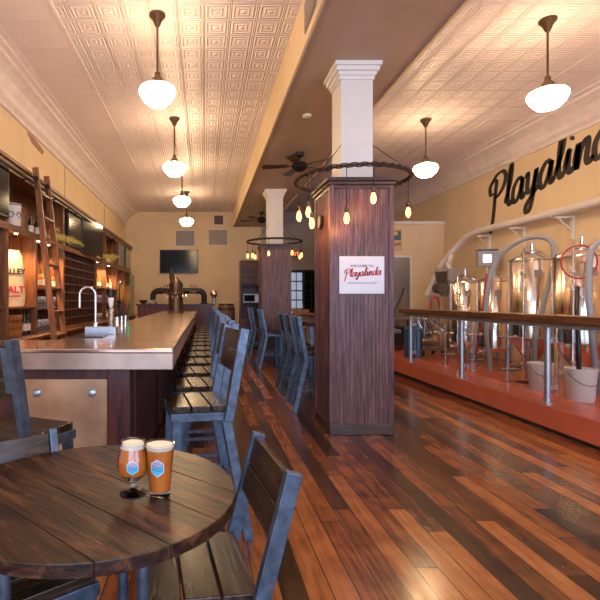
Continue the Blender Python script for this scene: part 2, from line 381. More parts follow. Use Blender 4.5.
def textmesh(body, size, name, mat, parent, mtx, extr=.0008, align='CENTER', italic=0., bold=0.):
    cu = bpy.data.curves.new(name, 'FONT'); cu.body = body; cu.size = size; cu.extrude = extr; cu.align_x = align; cu.shear = italic; cu.offset = bold; cu.resolution_u = 2
    o = bpy.data.objects.new(name, cu); C.objects.link(o); dg = bpy.context.evaluated_depsgraph_get(); dg.update()
    me = bpy.data.meshes.new_from_object(o.evaluated_get(dg)); bpy.data.objects.remove(o)
    me.materials.clear(); me.materials.append(M[mat]); n = bpy.data.objects.new(name, me); C.objects.link(n); n.parent = parent; n.matrix_local = mtx
    return n
FRONT = Matrix(((1,0,0,0),(0,0,-1,0),(0,1,0,0),(0,0,0,1)))      # text facing -Y
# welcome sign on column 1
sg = empty('welcome_sign', (1.57, 4.698, 1.60), 0, 'white square sign with red script on the near column', 'sign')
MB().box(-.225, .225, -.008, 0, -.187, .187).build('board', 'signface', sg, .002)
textmesh('WELCOME TO', .036, 'lettering', 'signgrey', sg, Matrix.Translation((0, -.009, .078)) @ FRONT, bold=.0008)
script_word('Playalinda', .070, sg, 'signred', .0012, Matrix.Translation((-.178, -.009, -.022)) @ FRONT @ Matrix.Rotation(math.radians(4), 4, 'Z'), .09, .18, True)
textmesh('please seat yourself', .036, 'lettering', 'signgrey', sg, Matrix.Translation((.0, -.009, -.088)) @ FRONT, italic=.3)
# painted script on right wall: reads towards the viewer (decreasing y)
ws = empty('wall_lettering', (XR, 9.33, 3.03), 0, 'huge dark script lettering painted high on the right wall', 'sign')
RW = Matrix(((0,0,-1,-.001),(-1,0,0,0),(0,1,0,0),(0,0,0,1)))    # x_text -> -Y, y_text -> Z, normal -> -X
script_word('Playalinda', .615, ws, 'letter', .004, RW @ Matrix.Rotation(math.radians(8), 4, 'Z'), .088, .2)
# door bell disc on the side of column 1
k = empty('wall_clock', (1.57-.318, 5.03, 2.18), 0, 'small dark round clock on the side of the near column', 'clock')
MB().lathe([(.075, 0), (.075, .02), (.06, .025)], n=24).build('rim', 'black', k, rot=(0, -PI/2, 0))
MB().lathe([(.058, .0), (.058, .003)], n=24).build('face', 'bronze', k, loc=(-.025, 0, 0), rot=(0, -PI/2, 0))

# ---------------------------------------------------------------- chandeliers around the columns
def ring(y, z, R, nb, label, phase):
    t = empty('ring_chandelier', (1.57, y, z), 0, label, 'chandelier')
    g = MB(); n = 72
    g.tube([(R*math.cos(2*PI*i/n), R*math.sin(2*PI*i/n), 0) for i in range(n)], .013, 8, True)
    for ph in (0, 2.1, 4.2):
        g.tube([((R+.020*math.cos(13*a+ph))*math.cos(a), (R+.020*math.cos(13*a+ph))*math.sin(a), .020*math.sin(13*a+ph)) for a in [2*PI*i/220 for i in range(220)]], .006, 5, True)
    for i in range(26):
        a = 2*PI*i/26 + random.uniform(-.05, .05); rr = R+random.uniform(-.02, .02)
        g.tube([(rr*math.cos(a), rr*math.sin(a), 0), ((rr+.03)*math.cos(a+.06), (rr+.03)*math.sin(a+.06), random.uniform(-.03, .035))], [.006, .002], 5)
    g.build('hoop', 'rust', t)
    for i in range(4):
        a = PI/4 + i*PI/2
        MB().tube([(R*math.cos(a), R*math.sin(a), 0), (.16*math.cos(a), .16*math.sin(a), .38)], .004, 5).build('hanger_wire', 'black', t)
    for i, (a, dr) in enumerate(nb):
        a = math.radians(a); x, yy = R*math.cos(a), R*math.sin(a)
        b = MB().tube([(x, yy, 0), (x, yy, -dr)], .004, 6).build('cord', 'black', t)
        MB().lathe([(.012, 0), (.02, .01), (.02, .05), (.010, .06)], (x, yy, -dr-.05), 12).build('socket', 'bronze', b)
        MB().lathe([(.0, -.105), (.014, -.10), (.026, -.075), (.028, -.055), (.02, -.02), (.012, .0)], (x, yy, -dr-.05), 14).build('bulb', 'filament', b)
        if y < 6:
            l = bpy.data.lights.new('bulb_light', 'POINT'); l.energy = 2.2; l.color = (1, .42, .12); l.shadow_soft_size = .01
            lo = bpy.data.objects.new('bulb_light', l); C.objects.link(lo); lo.parent = b; lo.location = (x, yy, -dr-.17)
    return t
ring(5.01, 2.63, .585, [(-112, .40), (-88, .22), (-4, .25), (188, .30), (207, .29), (212, .41), (60, .2)], 'twisted wire ring with hanging amber bulbs around the near column', 0)
ring(10.55, 2.66, .60, [(-150, .24), (-110, .22), (-60, .2), (-20, .22), (10, .23), (60, .2), (180, .22), (130, .2)], 'twisted wire ring with hanging amber bulbs around the far column', .4)

# ---------------------------------------------------------------- pendants
def pendant():
    t = empty('pendant_light', (0, 0, 0), 0, 'x', 'light')
    MB().lathe([(.018, -.13), (.03, -.11), (.05, -.06), (.085, -.02), (.085, 0)], n=24).build('canopy', 'bronze', t)
    MB().tube([(0, 0, -.12), (0, 0, -.62)], .011, 10).build('stem', 'bronze', t)
    MB().lathe([(.012, .13), (.028, .12), (.03, .08), (.06, .045), (.075, .0), (.07, -.01)], (0, 0, -.72), 24).build('fitter', 'bronze', t)
    MB().lathe([(.072, 0), (.08, -.012), (.13, -.025), (.172, -.045), (.187, -.07), (.186, -.095), (.165, -.14), (.135, -.18), (.115, -.195), (.10, -.212), (.05, -.222), (0, -.224)], (0, 0, -.715), 32).build('globe_shade', 'globe', t)
    return t
P0 = pendant(); used = False
NAMES = ['nearest of the left row, above the round table', 'second of the left row above the bar', 'third of the left row above the bar', 'farthest of the left row by the back wall']
for i, (x, y) in enumerate([(-.485, 1.83+.02), (-.485, 4.84), (-.485, 7.60), (-.485, 10.1), (-.485, 12.75)]):
    nm = ['lit globe light hanging out of frame at the left front', 'largest lit globe pendant of the left ceiling, nearest over the bar', 'second lit globe pendant of the left ceiling over the bar',
          'third lit globe pendant of the left ceiling over the bar', 'smallest lit globe pendant, closest to the back wall'][i]
    place(P0, (x, y, CEIL), 0, nm, used); used = True
for i, (x, y) in enumerate([(3.60, 1.85), (3.60, 4.93), (3.60, 7.65)]):
    nm = ['lit globe light hanging out of frame at the right front', 'large lit globe pendant of the right ceiling near the painted script', 'smaller lit globe pendant of the right ceiling behind the ring of bulbs'][i]
    place(P0, (x, y, CEIL), 0, nm, True)

# fans
def fan(y, label, rz):
    t = empty('ceiling_fan', (1.58, y, 3.79), rz, label, 'fan')
    MB().lathe([(.03, -.08), (.07, -.05), (.075, 0)], n=20).build('canopy', 'black', t)
    MB().tube([(0, 0, -.05), (0, 0, -.16)], .014, 8).build('downrod', 'black', t)
    MB().lathe([(.03, .06), (.10, .04), (.13, 0), (.13, -.05), (.09, -.09), (.05, -.11), (.0, -.12)], (0, 0, -.20), 24).build('motor', 'black', t)
    for i in range(5):
        a = 2*PI*i/5
        b = MB(); b.bar((.12, 0, 0), (.22, 0, 0), .04, .008, (0, 1, 0)); b.add([(.2,-.05,-.004),(.60,-.075,-.012),(.63,0,-.005),(.60,.075,.018),(.2,.05,.01),(.2,-.05,.004),(.60,-.075,-.004),(.63,0,.003),(.60,.075,.026),(.2,.05,.018)],
              [(4,3,2,1,0),(5,6,7,8,9),(0,1,6,5),(1,2,7,6),(2,3,8,7),(3,4,9,8),(4,0,5,9)])
        b.build('blade', 'darkwood', t, loc=(0, 0, -.22), rot=(0, 0, a))
    return t
fan(7.8, 'dark five-blade ceiling fan under the beam behind the near column', .5)
fan(13.0, 'small dark ceiling fan under the far end of the beam', .2)
# vent on side of beam, smoke detector
v = empty('air_vent', (.955, 4.22, 4.0), 0, 'grey grille on the left side of the beam near the top edge', 'vent')
MB().box(-.012, 0, -.22, .22, -.14, .14).build('frame', 'stainbrush', v, .003)
s_ = MB()
for k2 in range(9): s_.box(-.018, -.012, -.2, .2, -.125+k2*.03, -.108+k2*.03)
s_.build('louvre', 'ventgrey', v)
sd = empty('smoke_detector', (1.35, 6.2, 3.79), 0, 'small pale disc on the underside of the beam', 'detector')
MB().lathe([(.045, -.03), (.06, -.02), (.06, 0)], n=20).build('housing', 'cream', sd)

# ---------------------------------------------------------------- bar
bt = [( -.18, 2.69), (-.18, 12.0), (-1.04, 12.0), (-1.04, 3.30), (-2.03, 3.30), (-2.03, 2.69)]
def prism(poly, z0, z1):
    n = len(poly); m = MB(); return m.add([(x, y, z0) for x, y in poly] + [(x, y, z1) for x, y in poly], [tuple(range(n-1, -1, -1)), tuple(range(n, 2*n))] + [(i, (i+1) % n, n+(i+1) % n, n+i) for i in range(n)])
bar = empty('bar_counter', (-1.0, 2.7, 0), 0, 'long copper-topped bar counter with dark red wood sides', 'bar')
def bp(mb, name, mat, bev=0., par=None):
    o = mb.build(name, mat, par or bar, bev)
    if not par: o.location = (1.0, -2.7, 0)
    return o
bp(prism(bt, 1.045, 1.07), 'countertop', 'copper', .006)
bp(prism([(-.182, 2.692), (-.182, 11.998), (-1.038, 11.998), (-1.038, 3.298), (-2.028, 3.298), (-2.028, 2.692)], .95, 1.045), 'top_edge', 'slabedge', .004)
for i in range(11): bp(MB().box(-1.03, -.19, 3.30+i*.8, 3.303+i*.8, 1.07, 1.0703), 'seam', 'bronze')
bp(MB().box(-.98, -.47, 2.9, 11.9, .1, .95).box(-2.0, -.47, 2.9, 3.25, .1, .95), 'body', 'redwood')
bp(MB().box(-.95, -.50, 2.94, 11.85, 0, .1).box(-1.96, -.5, 2.94, 3.2, 0, .1), 'plinth', 'black')
bp(MB().box(-.59, -.45, 2.84, 2.98, 0, .95), 'corner_post', 'redwood', .006)
bp(MB().box(-1.24, -1.10, 2.84, 2.92, 0, .95), 'corner_post', 'redwood', .006)
pp = bp(MB().box(-1.10, -.59, 2.86, 2.90, .06, .87), 'copper_panel', 'copperpanel', .004)
bp(MB().box(-1.10, -.59, 2.85, 2.9, .87, .95), 'apron', 'redwood', .004)
bp(MB().box(-2.0, -1.24, 2.86, 2.90, .06, .95), 'side_panel', 'redwood', .004)
for x in (-1.02, -.685):
    MB().lathe([(.026, 0), (.026, .008), (.016, .016), (0, .018)], n=18).build('bolt', 'galv', pp, loc=(x, 2.86, .785), rot=(PI/2, 0, 0))
for i in range(6):
    y = 3.0+i*1.7
    bp(MB().box(-.47, -.44, y, y+.1, .1, .95), 'side_post', 'redwood', .004)
bp(MB().tube([(-.30, 3.0, .2), (-.30, 11.9, .2)], .022, 10), 'foot_rail', 'bronze')
for i in range(6):
    bp(MB().tube([(-.47, 3.2+i*1.7, .2), (-.30, 3.2+i*1.7, .2)], .012, 8), 'rail_bracket', 'bronze')

# ---------------------------------------------------------------- plank-and-steel chair / stool
def make_chair(name, cat, sh, w=.40, d=.335, bh=.43, lean=.075, rearsplay=.10):
    t = empty(name, (0, 0, 0), 0, 'x', cat)
    th = .035; g = MB(); pd = (d+.0)/3
    for i in range(3): g.box(-w/2, w/2, -d/2+i*pd+.004, -d/2+(i+1)*pd-.004, sh-th, sh)
    g.build('seat', 'seat', t, .004)
    f = MB(); z0, z1 = sh-th-.045, sh-th
    f.box(-w/2-.005, w/2+.005, -d/2-.01, -d/2+.02, z0, z1).box(-w/2-.005, w/2+.005, d/2-.03, d/2, z0, z1)
    f.box(-w/2-.012, -w/2+.02, -d/2-.01, d/2+.005, z0, z1).box(w/2-.02, w/2+.012, -d/2-.01, d/2+.005, z0, z1)
    f.build('seat_frame', 'steel', t, .003)
    zl = sh-th-.04
    for sx in (-1, 1):
        MB().bar((sx*(w/2-.012), d/2-.03, zl), (sx*(w/2+.01), d/2-.01, 0), .03, .05).build('leg', 'steel', t, .003)
        MB().bar((sx*(w/2-.012), -d/2+.025, zl), (sx*(w/2+.01), -d/2-rearsplay, 0), .03, .055).build('leg', 'steel', t, .003)
        MB().bar((sx*(w/2+.0185), -d/2+.02, sh-.085), (sx*(w/2+.0185), -d/2-lean, sh+bh), .032, .05).build('back_post', 'steel', t, .003)
    def st(p0, p1): MB().bar(p0, p1, .02, .035, (0, 0, 1)).build('stretcher', 'steel', t, .002)
    a = .42 if sh > .6 else .45
    z = zl*a; yr = -d/2+.025 + (-rearsplay-.025)*(1-z/zl); yf = d/2-.03+.02*(1-z/zl)
    for sx in (-1, 1): st((sx*(w/2-.003), yr+.01, z), (sx*(w/2-.003), yf, z))
    z2 = z*.72; st((-w/2, d/2-.016, z2), (w/2, d/2-.016, z2)); yr2 = -d/2+.025+(-rearsplay-.025)*(1-z/zl); st((-w/2, yr2, z), (w/2, yr2, z))
    b = MB(); dz = bh; nrm = Vector((0, dz, lean)).normalized()
    for (a0, a1) in ((.42, .685), (.70, .965)):
        p0 = Vector((0, -d/2-lean*a0-.0+.003, sh+bh*a0)); p1 = Vector((0, -d/2-lean*a1+.003, sh+bh*a1))
        b.bar(p0, p1, w+.003, .028, (1, 0, 0))
    bk = b.build('backrest', 'seat', t, .004)
    for sx in (-1, 1):
        q = MB(); p0 = Vector((sx*(w/2-.016), -d/2-lean*.48-.0155, sh+bh*.48)); p1 = Vector((sx*(w/2-.016), -d/2-lean*.92-.0155, sh+bh*.92))
        q.bar(p0, p1, .035, .006, (1, 0, 0)).build('bracket', 'steel', bk)
    return t
BS = make_chair('bar_stool', 'stool', .76)
def rz_for(fx, fy): return math.atan2(-fx, fy)                       # local +Y points to (fx, fy)
order = ['first', 'second', 'third', 'fourth', 'fifth', 'sixth', 'seventh', 'eighth', 'ninth', 'tenth', 'eleventh', 'twelfth', 'thirteenth', 'fourteenth', 'fifteenth']
for i in range(15):
    y = 2.80 + .60*i; a = [.17, .15, .14, .11, .12, .08][i] if i < 6 else random.uniform(.03, .13)
    lab = 'plank seat bar stool nearest the camera in the row along the bar' if i == 0 else ('%s plank seat bar stool from the front in the row along the bar' % order[i] if i < 14 else 'last plank seat bar stool at the far end of the bar row')
    place(BS, (-.05 + random.uniform(-.01, .01)*(i > 0), y, 0), rz_for(-math.cos(a), -math.sin(a)), lab, i > 0, 'bar stools along the long bar')
h = math.radians(23)
place(BS, (-.775-.0-.19*math.cos(h)+.165*math.sin(h), 1.98+.19*math.sin(h)+.165*math.cos(h), 0), rz_for(math.sin(h), math.cos(h)), 'plank seat bar stool facing the copper panel at the bar end, left edge', True)
# stools at the high tables (left side of the columns, facing right)
HS = make_chair('bar_stool', 'stool', .715, rearsplay=.12, bh=.44)
hl = ['plank and steel stool closest to the near column, facing right', 'middle plank and steel stool of three behind the near column', 'farthest plank and steel stool of three behind the near column',
      'plank and steel stool in front of the far column, nearer of the two', 'plank and steel stool right against the far column', 'plank stool just past the far column', 'plank stool farthest back by the dark shelf cabinet']
for i, y in enumerate((5.82, 6.42, 7.02, 9.40, 9.93, 11.3, 12.0)):
    place(HS, (1.385 if i < 5 else 1.36, y, 0), rz_for(1, -.08 + .03*(i % 3)), hl[i], i > 0, 'stools at the high tables')
def high_table(x, y, lx, ly, label, z=1.0):
    t = empty('high_table', (x, y, 0), 0, label, 'table')
    MB().box(-lx/2, lx/2, -ly/2, ly/2, z-.045, z).build('tabletop', 'darkwood', t, .006)
    for sy in (-1, 1):
        MB().bar((0, sy*(ly/2-.25), 0.02), (0, sy*(ly/2-.25), z-.045), .08, .08).build('leg', 'steel', t)
        MB().cb(0, sy*(ly/2-.25), .012, .5, .08, .024).build('foot', 'steel', t)
high_table(1.95, 6.45, .72, 1.9, 'high wooden table hidden behind the near column')
high_table(1.95, 9.2, .72, 1.7, 'high wooden table in front of the far column')

# round table in the foreground
t = empty('round_table', (-.342, 1.507, 0), 0, 'round dark plank table holding two beers in the foreground', 'table')
R = .44; TH = .75
def table_top():
    # planks cut to a disc, running diagonally
    ang = math.radians(-42); planks = []
    edges = [-.44, -.26, -.09, .085, .26, .44]
    for a, b in zip(edges, edges[1:]):
        a2, b2 = a+.0006, b-.0006
        pts = []
        n = 26
        for i in range(n+1):
            v = a2+(b2-a2)*i/n; u = math.sqrt(max(0, R*R-v*v)); pts.append((u, v))
        for i in range(n, -1, -1):
            v = a2+(b2-a2)*i/n; u = math.sqrt(max(0, R*R-v*v)); pts.append((-u, v))
        planks.append(pts)
    return planks, ang
planks, ang = table_top(); top = MB()
for pts in planks:
    n = len(pts); top.add([(x, y, TH-.036) for x, y in pts] + [(x, y, TH) for x, y in pts], [tuple(range(n-1, -1, -1)), tuple(range(n, 2*n))] + [(i, (i+1) % n, n+(i+1) % n, n+i) for i in range(n)])
top.build('tabletop', 'tabletop', t, .003, rot=(0, 0, ang))
MB().lathe([(R-.03, TH-.05), (R-.03, TH-.036)], n=48).build('under_ring', 'black', t)
for x, y in ((-.175, 1.33), (-.28, 1.62), (-.53, 1.24), (-.47, 1.82)):
    MB().tube([(x+.342, y-1.507, 0), (x+.342, y-1.507, TH-.05)], .018, 16).build('leg', 'steel', t)
MB().tube([(.167, -.177, .2), (.062, .113, .2), (-.128, .313, .2), (-.188, -.267, .2)], .010, 8, True).build('stretcher', 'steel', t)
# table chairs
TC = make_chair('dining_chair', 'chair', .46, .39, .35, .37, .10, .06)
mid = Vector((.143, 1.62)); f = Vector((-.99, -.13)).normalized()
c = mid + f*.175
place(TC, (c.x, c.y, 0), rz_for(f.x, f.y), 'plank and steel chair at the right side of the round table', False)
f = Vector((.62, -.78)).normalized(); mid = Vector((-.725, 1.81)) ; c = mid + f*.175
c2 = place(TC, (c.x+.0, c.y-.12, 0), rz_for(f.x, f.y), 'plank and steel chair tucked behind the left of the round table', True)

# beers
def badge(parent, prof_r, zc, s_, rot):
    # hexagonal badge wrapped on the glass; prof_r(z) gives outer radius
    def patch(poly, name, mat, off):
        mb = MB(); n = 12; vs = []; fs = []
        # triangulate as grid rows between min/max z
        zs = sorted(set([p[1] for p in poly])); z0, z1 = zs[0], zs[-1]
        def span(z):
            xs = []
            for (xa, za), (xb, zb) in zip(poly, poly[1:]+poly[:1]):
                if (za-z)*(zb-z) <= 0 and abs(za-zb) > 1e-9:
                    xs.append(xa+(xb-xa)*(z-za)/(zb-za))
            return (min(xs), max(xs)) if xs else (0, 0)
        rows = 14; colsn = 8
        for i in range(rows+1):
            z = z0+(z1-z0)*min(.9999, max(.0001, i/rows)); a, b = span(z)
            for j in range(colsn+1):
                x = a+(b-a)*j/colsn; r = prof_r(zc+z)+off; th = x/r
                vs.append((r*math.sin(th), -r*math.cos(th), zc+z))
        for i in range(rows):
            for j in range(colsn):
                q = i*(colsn+1)+j; fs.append((q, q+1, q+colsn+2, q+colsn+1))
        mb.add(vs, fs, True); mb.build(name, mat, parent, rot=(0, 0, rot))
    hexa = lambda k: [(0, 1.2*k), (.95*k, .6*k), (.95*k, -.6*k), (0, -1.2*k), (-.95*k, -.6*k), (-.95*k, .6*k)]
    patch(hexa(s_*1.08), 'badge_border', 'logowhite', .0006)
    patch([(0, 1.2*s_), (.95*s_, .6*s_), (.95*s_, .12*s_), (-.95*s_, .12*s_), (-.95*s_, .6*s_)], 'badge_top', 'logogrey', .0010)
    patch([(.95*s_, .1*s_), (.95*s_, -.6*s_), (0, -1.2*s_), (-.95*s_, -.6*s_), (-.95*s_, .1*s_)], 'badge_base', 'logoblue', .0010)
    for dz in (.10, -.30):
        mb = MB(); vs = []
        for q in range(15):
            x = (-.88+1.76*q/14)*s_; zz = zc+(dz+.10-.012*q+.07*math.sin(q*.55))*s_
            for e in (-.045*s_, .045*s_): rr = prof_r(zz+e)+.0015; vs.append((rr*math.sin(x/rr), -rr*math.cos(x/rr), zz+e))
        mb.add(vs, [(2*q, 2*q+2, 2*q+3, 2*q+1) for q in range(14)], True); mb.build('badge_wave', 'logonavy', parent, rot=(0, 0, rot))
def at(x, y, z): Z = 470*(H-z)/(y-300); return ((x-204.5)*Z/470, Z, z)
px, py, _ = at(160, 494.5, TH)
pint = empty('pint_glass', (px, py, TH), 0, 'straight pint glass of amber beer with a blue badge, right of two', 'glass')
def pr(z): return .030 + (.0435-.030)*max(0, min(1, z/.149))
MB().lathe([(.0, 0), (.029, 0), (.030, .004), (.0435, .149), (.0412, .149), (.0285, .014), (0, .012)], n=40).build('glass_wall', 'glass', pint)
MB().lathe([(.0, .0125), (.0282, .0145), (pr(.135)-.0026, .134), (0, .134)], n=36).build('beer', 'beer', pint)
MB().lathe([(pr(.134)-.0024, .1342), (pr(.146)-.0024, .144), (.03, .1465), (0, .145)], n=36).build('foam', 'foam', pint)
badge(pint, pr, .088, .0195, -.12); pint.scale = (1.04, 1.04, 1.07)
px, py, _ = at(133, 493.5, TH)
tul = empty('tulip_glass', (px, py, TH), 0, 'stemmed tulip glass of amber beer with a blue badge, left of two', 'glass')
TP = [(.0345, 0), (.034, .003), (.012, .009), (.0055, .016), (.006, .028), (.0085, .034), (.022, .042), (.036, .058), (.0405, .078), (.0395, .098), (.034, .122), (.0305, .141), (.0315, .147)]
def tr(z):
    for (r0, z0), (r1, z1) in zip(TP, TP[1:]):
        if z0 <= z <= z1: return r0+(r1-r0)*(z-z0)/(z1-z0)
    return .03
inner = [(r-.0018, z) for r, z in reversed(TP) if z > .05]
MB().lathe([(0, 0)] + TP + inner + [(.018, .045), (0, .043)], n=40).build('glass_wall', 'glass', tul)
MB().lathe([(0, .0435), (.0175, .0455)] + [(r-.0022, z) for r, z in TP if .05 < z < .125] + [(.0312, .128), (0, .128)], n=36).build('beer', 'beer', tul)
MB().lathe([(.0312, .1282), (.0285, .141), (.02, .143), (0, .142)], n=36).build('foam', 'foam', tul)
badge(tul, tr, .085, .0145, .12); tul.scale = (1.2, 1.2, 1.12)

# ---------------------------------------------------------------- back bar shelving on the left wall
XF = -2.25
bc = empty('back_counter', (-2.35, 4, 0), 0, 'long wooden back counter with cabinet doors under the bottle shelves', 'counter')
o = MB().box(XL+.001, -2.05, 4.2, 14.35, .86, .90).build('countertop', 'shelf', bc, .004); o.location = (2.35, -4, 0)
o = MB().box(XL+.001, -2.10, 4.2, 14.3, 0, .86).build('body', 'darkwoodZ', bc); o.location = (2.35, -4, 0)
for i in range(12):
    y = 4.3+i*.83
    o = MB().box(-2.1, -2.08, y, y+.78, .1, .82).build('door', 'darkwoodZ', bc, .004); o.location = (2.35, -4, 0)
    kk = MB().lathe([(.006, 0), (.014, .012), (.0, .02)], n=10).build('knob', 'bronze', o, loc=(-2.08, y+.06, .6), rot=(0, PI/2, 0))
ZM, ZT = 2.23, 2.90
def unit(y0, y1, splits_low, splits_up, shelves, label, crown=True):
    t = empty('shelving_unit', (XF, y0, .90), 0, label, 'shelf')
    def pt(mb, name, mat, bev=.003):
        o = mb.build(name, mat, t, bev); o.location = (-XF, -y0, -.90); return o
    e = .0005
    pt(MB().box(XL, XL+.015, y0+.03, y1-.03, .9, ZT), 'back_panel', 'shelfZ', 0)
    pt(MB().box(XL, XF, y0+e, y0+.035, .9, ZT), 'side_panel', 'shelfZ'); pt(MB().box(XL, XF, y1-.035, y1-e, .9, ZT), 'side_panel', 'shelfZ')
    pt(MB().box(XL, XF+.02, y0+e, y1-e, ZM-.03, ZM), 'shelf', 'shelf')
    pt(MB().box(XF, XF+.025, y0+e, y1-e, ZM-.085, ZM-.03), 'fascia', 'shelf')
    pt(MB().box(XL, XF+.01, y0+e, y1-e, ZT, ZT+.03), 'top_board', 'shelf')
    cr = MB()
    for a, z0, z1 in ((.02, ZT-.07, ZT-.02), (.045, ZT-.02, ZT+.02), (.075, ZT+.02, ZT+.06)): cr.box(XF, XF+a, y0+e, y1-e, z0, z1)
    pt(cr, 'crown', 'shelf')
    for y in splits_low: pt(MB().box(XL+.015, XF, y-.018, y+.018, .9, ZM-.03), 'divider', 'shelfZ')
    for y in splits_up: pt(MB().box(XL+.015, XF, y-.018, y+.018, ZM, ZT), 'divider', 'shelfZ')
    for (a, b, z) in shelves: pt(MB().box(XL+.015, XF-.01, a, b, z-.025, z), 'shelf', 'shelf')
    return t
SH = []
unit(4.25, 5.37, [], [], [(4.285, 5.335, 1.27)], 'shelving unit at the left picture edge with the dark screen')
unit(5.37, 7.53, [6.31], [], [(5.405, 6.292, 1.27), (6.328, 7.495, 1.52), (6.328, 7.495, 1.24)], 'shelving unit with the printed sack, behind the ladder')
unit(7.53, 9.79, [], [], [], 'shelving unit with the square-celled bottle rack')
unit(9.79, 12.1, [10.75], [10.75], [(9.825, 10.732, 1.30), (9.825, 10.732, 1.62), (10.768, 12.065, 1.30), (10.768, 12.065, 1.62)], 'lit shelving unit past the bottle rack, two bays')
unit(12.1, 14.3, [13.2], [13.2], [(12.135, 13.182, 1.35)], 'farthest shelving unit before the back wall')
# wine rack
wr = empty('wine_rack', (XF-.03, 7.57, .90), 0, 'dark grid rack of square bottle cells in the shelving', 'rack')
g = MB(); y0, y1 = 0, 2.18; nz, ny = 9, 13; zt = ZM-.03-.9-.001
for i in range(nz+1):
    z = .0+i*(zt-.02)/nz; g.box(-.32, 0, y0, y1, z, z+.018)
g2 = MB()
for j in range(ny+1):
    y = y0+j*(y1-.015)/ny; g2.box(-.315, -.005, y, y+.013, 0.0, zt)
g.build('shelf_board', 'shelf', wr); g2.build('divider', 'darkwoodZ', wr)
# ladder and its rail
lr = empty('ladder_rail', (XF+.10, 4.4, 2.82), 0, 'long dark metal rail for the library ladder along the shelf top', 'rail')
MB().tube([(0, 0, 0), (0, 9.6, 0)], .014, 8).build('rod', 'black', lr)
for i in range(9): MB().tube([(0, .2+i*1.13, 0), (-.08, .2+i*1.13, 0)], .009, 6).build('bracket', 'black', lr)
ld = empty('library_ladder', (-1.80, 5.92, 0), 0, 'tall wooden library ladder leaning against the back bar shelves', 'ladder')
for dy in (0, .42):
    MB().bar((0, dy, 0), (-.33, dy, 3.02), .032, .075, (0, 1, 0)).build('side_rail', 'shelfZ', ld, .005)
    MB().tube([(-.30, dy-.03, 2.74), (-.31, dy-.03, 2.86), (-.36, dy-.03, 2.90)], .012, 8).build('hook', 'black', ld)
    MB().lathe([(.035, -.012), (.035, .012)], n=16).build('roller', 'black', ld, loc=(-.31, dy-.03, 2.87), rot=(PI/2, 0, 0))
for i in range(9):
    z = .3+i*.30; x = -.33*z/3.02
    MB().box(x-.045, x+.045, .012, .408, z-.012, z+.012).build('rung', 'shelf', ld, .004)

def puck(x, y, z, label):
    o = empty('puck_light', (x, y, z), 0, label, 'light', 'puck lights under the shelves')
    MB().lathe([(.032, -.008), (.036, 0)], n=16).build('ring', 'chrome', o)
    MB().lathe([(.024, -.011), (.026, -.0085)], n=16).build('lens', 'puck', o)
    l = bpy.data.lights.new('puck_lamp', 'SPOT'); l.energy = 55; l.color = (1, .66, .35); l.spot_size = 2.3; l.shadow_soft_size = .03; l.spot_blend = .6
    lo = bpy.data.objects.new('puck_lamp', l); C.objects.link(lo); lo.parent = o; lo.location = (0, 0, -.02)
for i, (y, z) in enumerate(((5.55, ZM-.031), (5.95, ZM-.031), (6.75, ZM-.031), (7.2, ZM-.031), (10.0, ZM-.031), (10.5, ZM-.031), (11.0, ZM-.031), (11.7, ZM-.031), (12.7, ZM-.031), (13.6, ZM-.031))):
    puck(-2.38, y, z, 'small lit puck light recessed under the middle shelf')

# bottles and glasses
def bottle(mat, h=.29, r=.037, neck=.013):
    t = empty('liquor_bottle', (0, 0, 0), 0, 'x', 'bottle')
    MB().lathe([(r*.9, 0), (r, .006), (r, h*.58), (r*.8, h*.66), (neck, h*.74), (neck, h*.93), (neck*1.15, h*.94), (neck*1.15, h)], n=14).build('glass_body', mat, t)
    MB().lathe([(r+.0008, h*.16), (r+.0008, h*.46)], n=14).build('paper_label', 'paperlabel', t)
    return t
BT = [bottle('bottledark', .31), bottle('bottleamber', .27, .04), bottle('bottlegreen', .30, .036), bottle('bottleclear', .26, .042)]
bu = [False]*4
def putb(k, x, y, z, label, group=None):
    place(BT[k], (x, y, z), random.uniform(0, 6), label, bu[k], group); bu[k] = True
putb(0, -2.34, 6.10, .90, 'dark wine bottle with pale label beside the brown crate, nearer'); putb(0, -2.34, 6.22, .90, 'dark wine bottle with pale label beside the brown crate, farther')
for y0, y1, z, n, nm in ((6.36, 7.46, 1.52, 9, 'bottle on the lit shelf behind the ladder'), (9.87, 10.7, 1.62, 7, 'bottle on the lit shelf just past the bottle rack'), (10.82, 12.0, 1.62, 8, 'bottle on the second lit shelf past the bottle rack'),
                      (6.4, 7.4, ZM, 6, 'bottle standing on top of the middle shelf behind the ladder'), (9.9, 11.9, ZM, 10, 'bottle on the upper shelf beyond the televisions'), (10.82, 12.0, .9, 7, 'bottle on the back counter in the far lit bay')):
    for i in range(n):
        y = y0+.05+(y1-y0-.1)*i/(n-1)
        if abs(y-10.75) < .07: continue
        k = random.choice((1, 1, 2, 3, 0)); putb(k, -2.36-random.uniform(0, .06), y, z, ['dark', 'amber', 'green', 'pale'][k]+' '+nm, 'bottles on the back bar shelves')
def glassw():
    t = empty('stemmed_glass', (0, 0, 0), 0, 'clear glass stored on the shelves below the bottles', 'glass', 'clear glasses on the back bar shelves')
    MB().lathe([(.028, 0), (.004, .006), (.004, .06), (.025, .085), (.034, .12), (.030, .16)], n=12).build('bowl', 'glassy', t)
    return t
M['glassy'] = plain('bright_glassware', (.75, .76, .80), .08, .35, .05, 6, Transmission_Weight=.4)
G0 = glassw(); gu = False
for z, y0, y1 in ((1.24, 6.4, 7.42), (.90, 6.4, 7.42), (1.30, 9.9, 10.66), (.9, 9.9, 10.66), (1.30, 10.85, 11.98)):
    n = int((y1-y0)/.115)
    for i in range(n+1):
        for dx in (0, .1):
            place(G0, (-2.34-dx, y0+i*.115, z), 0, 'clear glass stored on the shelves below the bottles', gu); gu = True
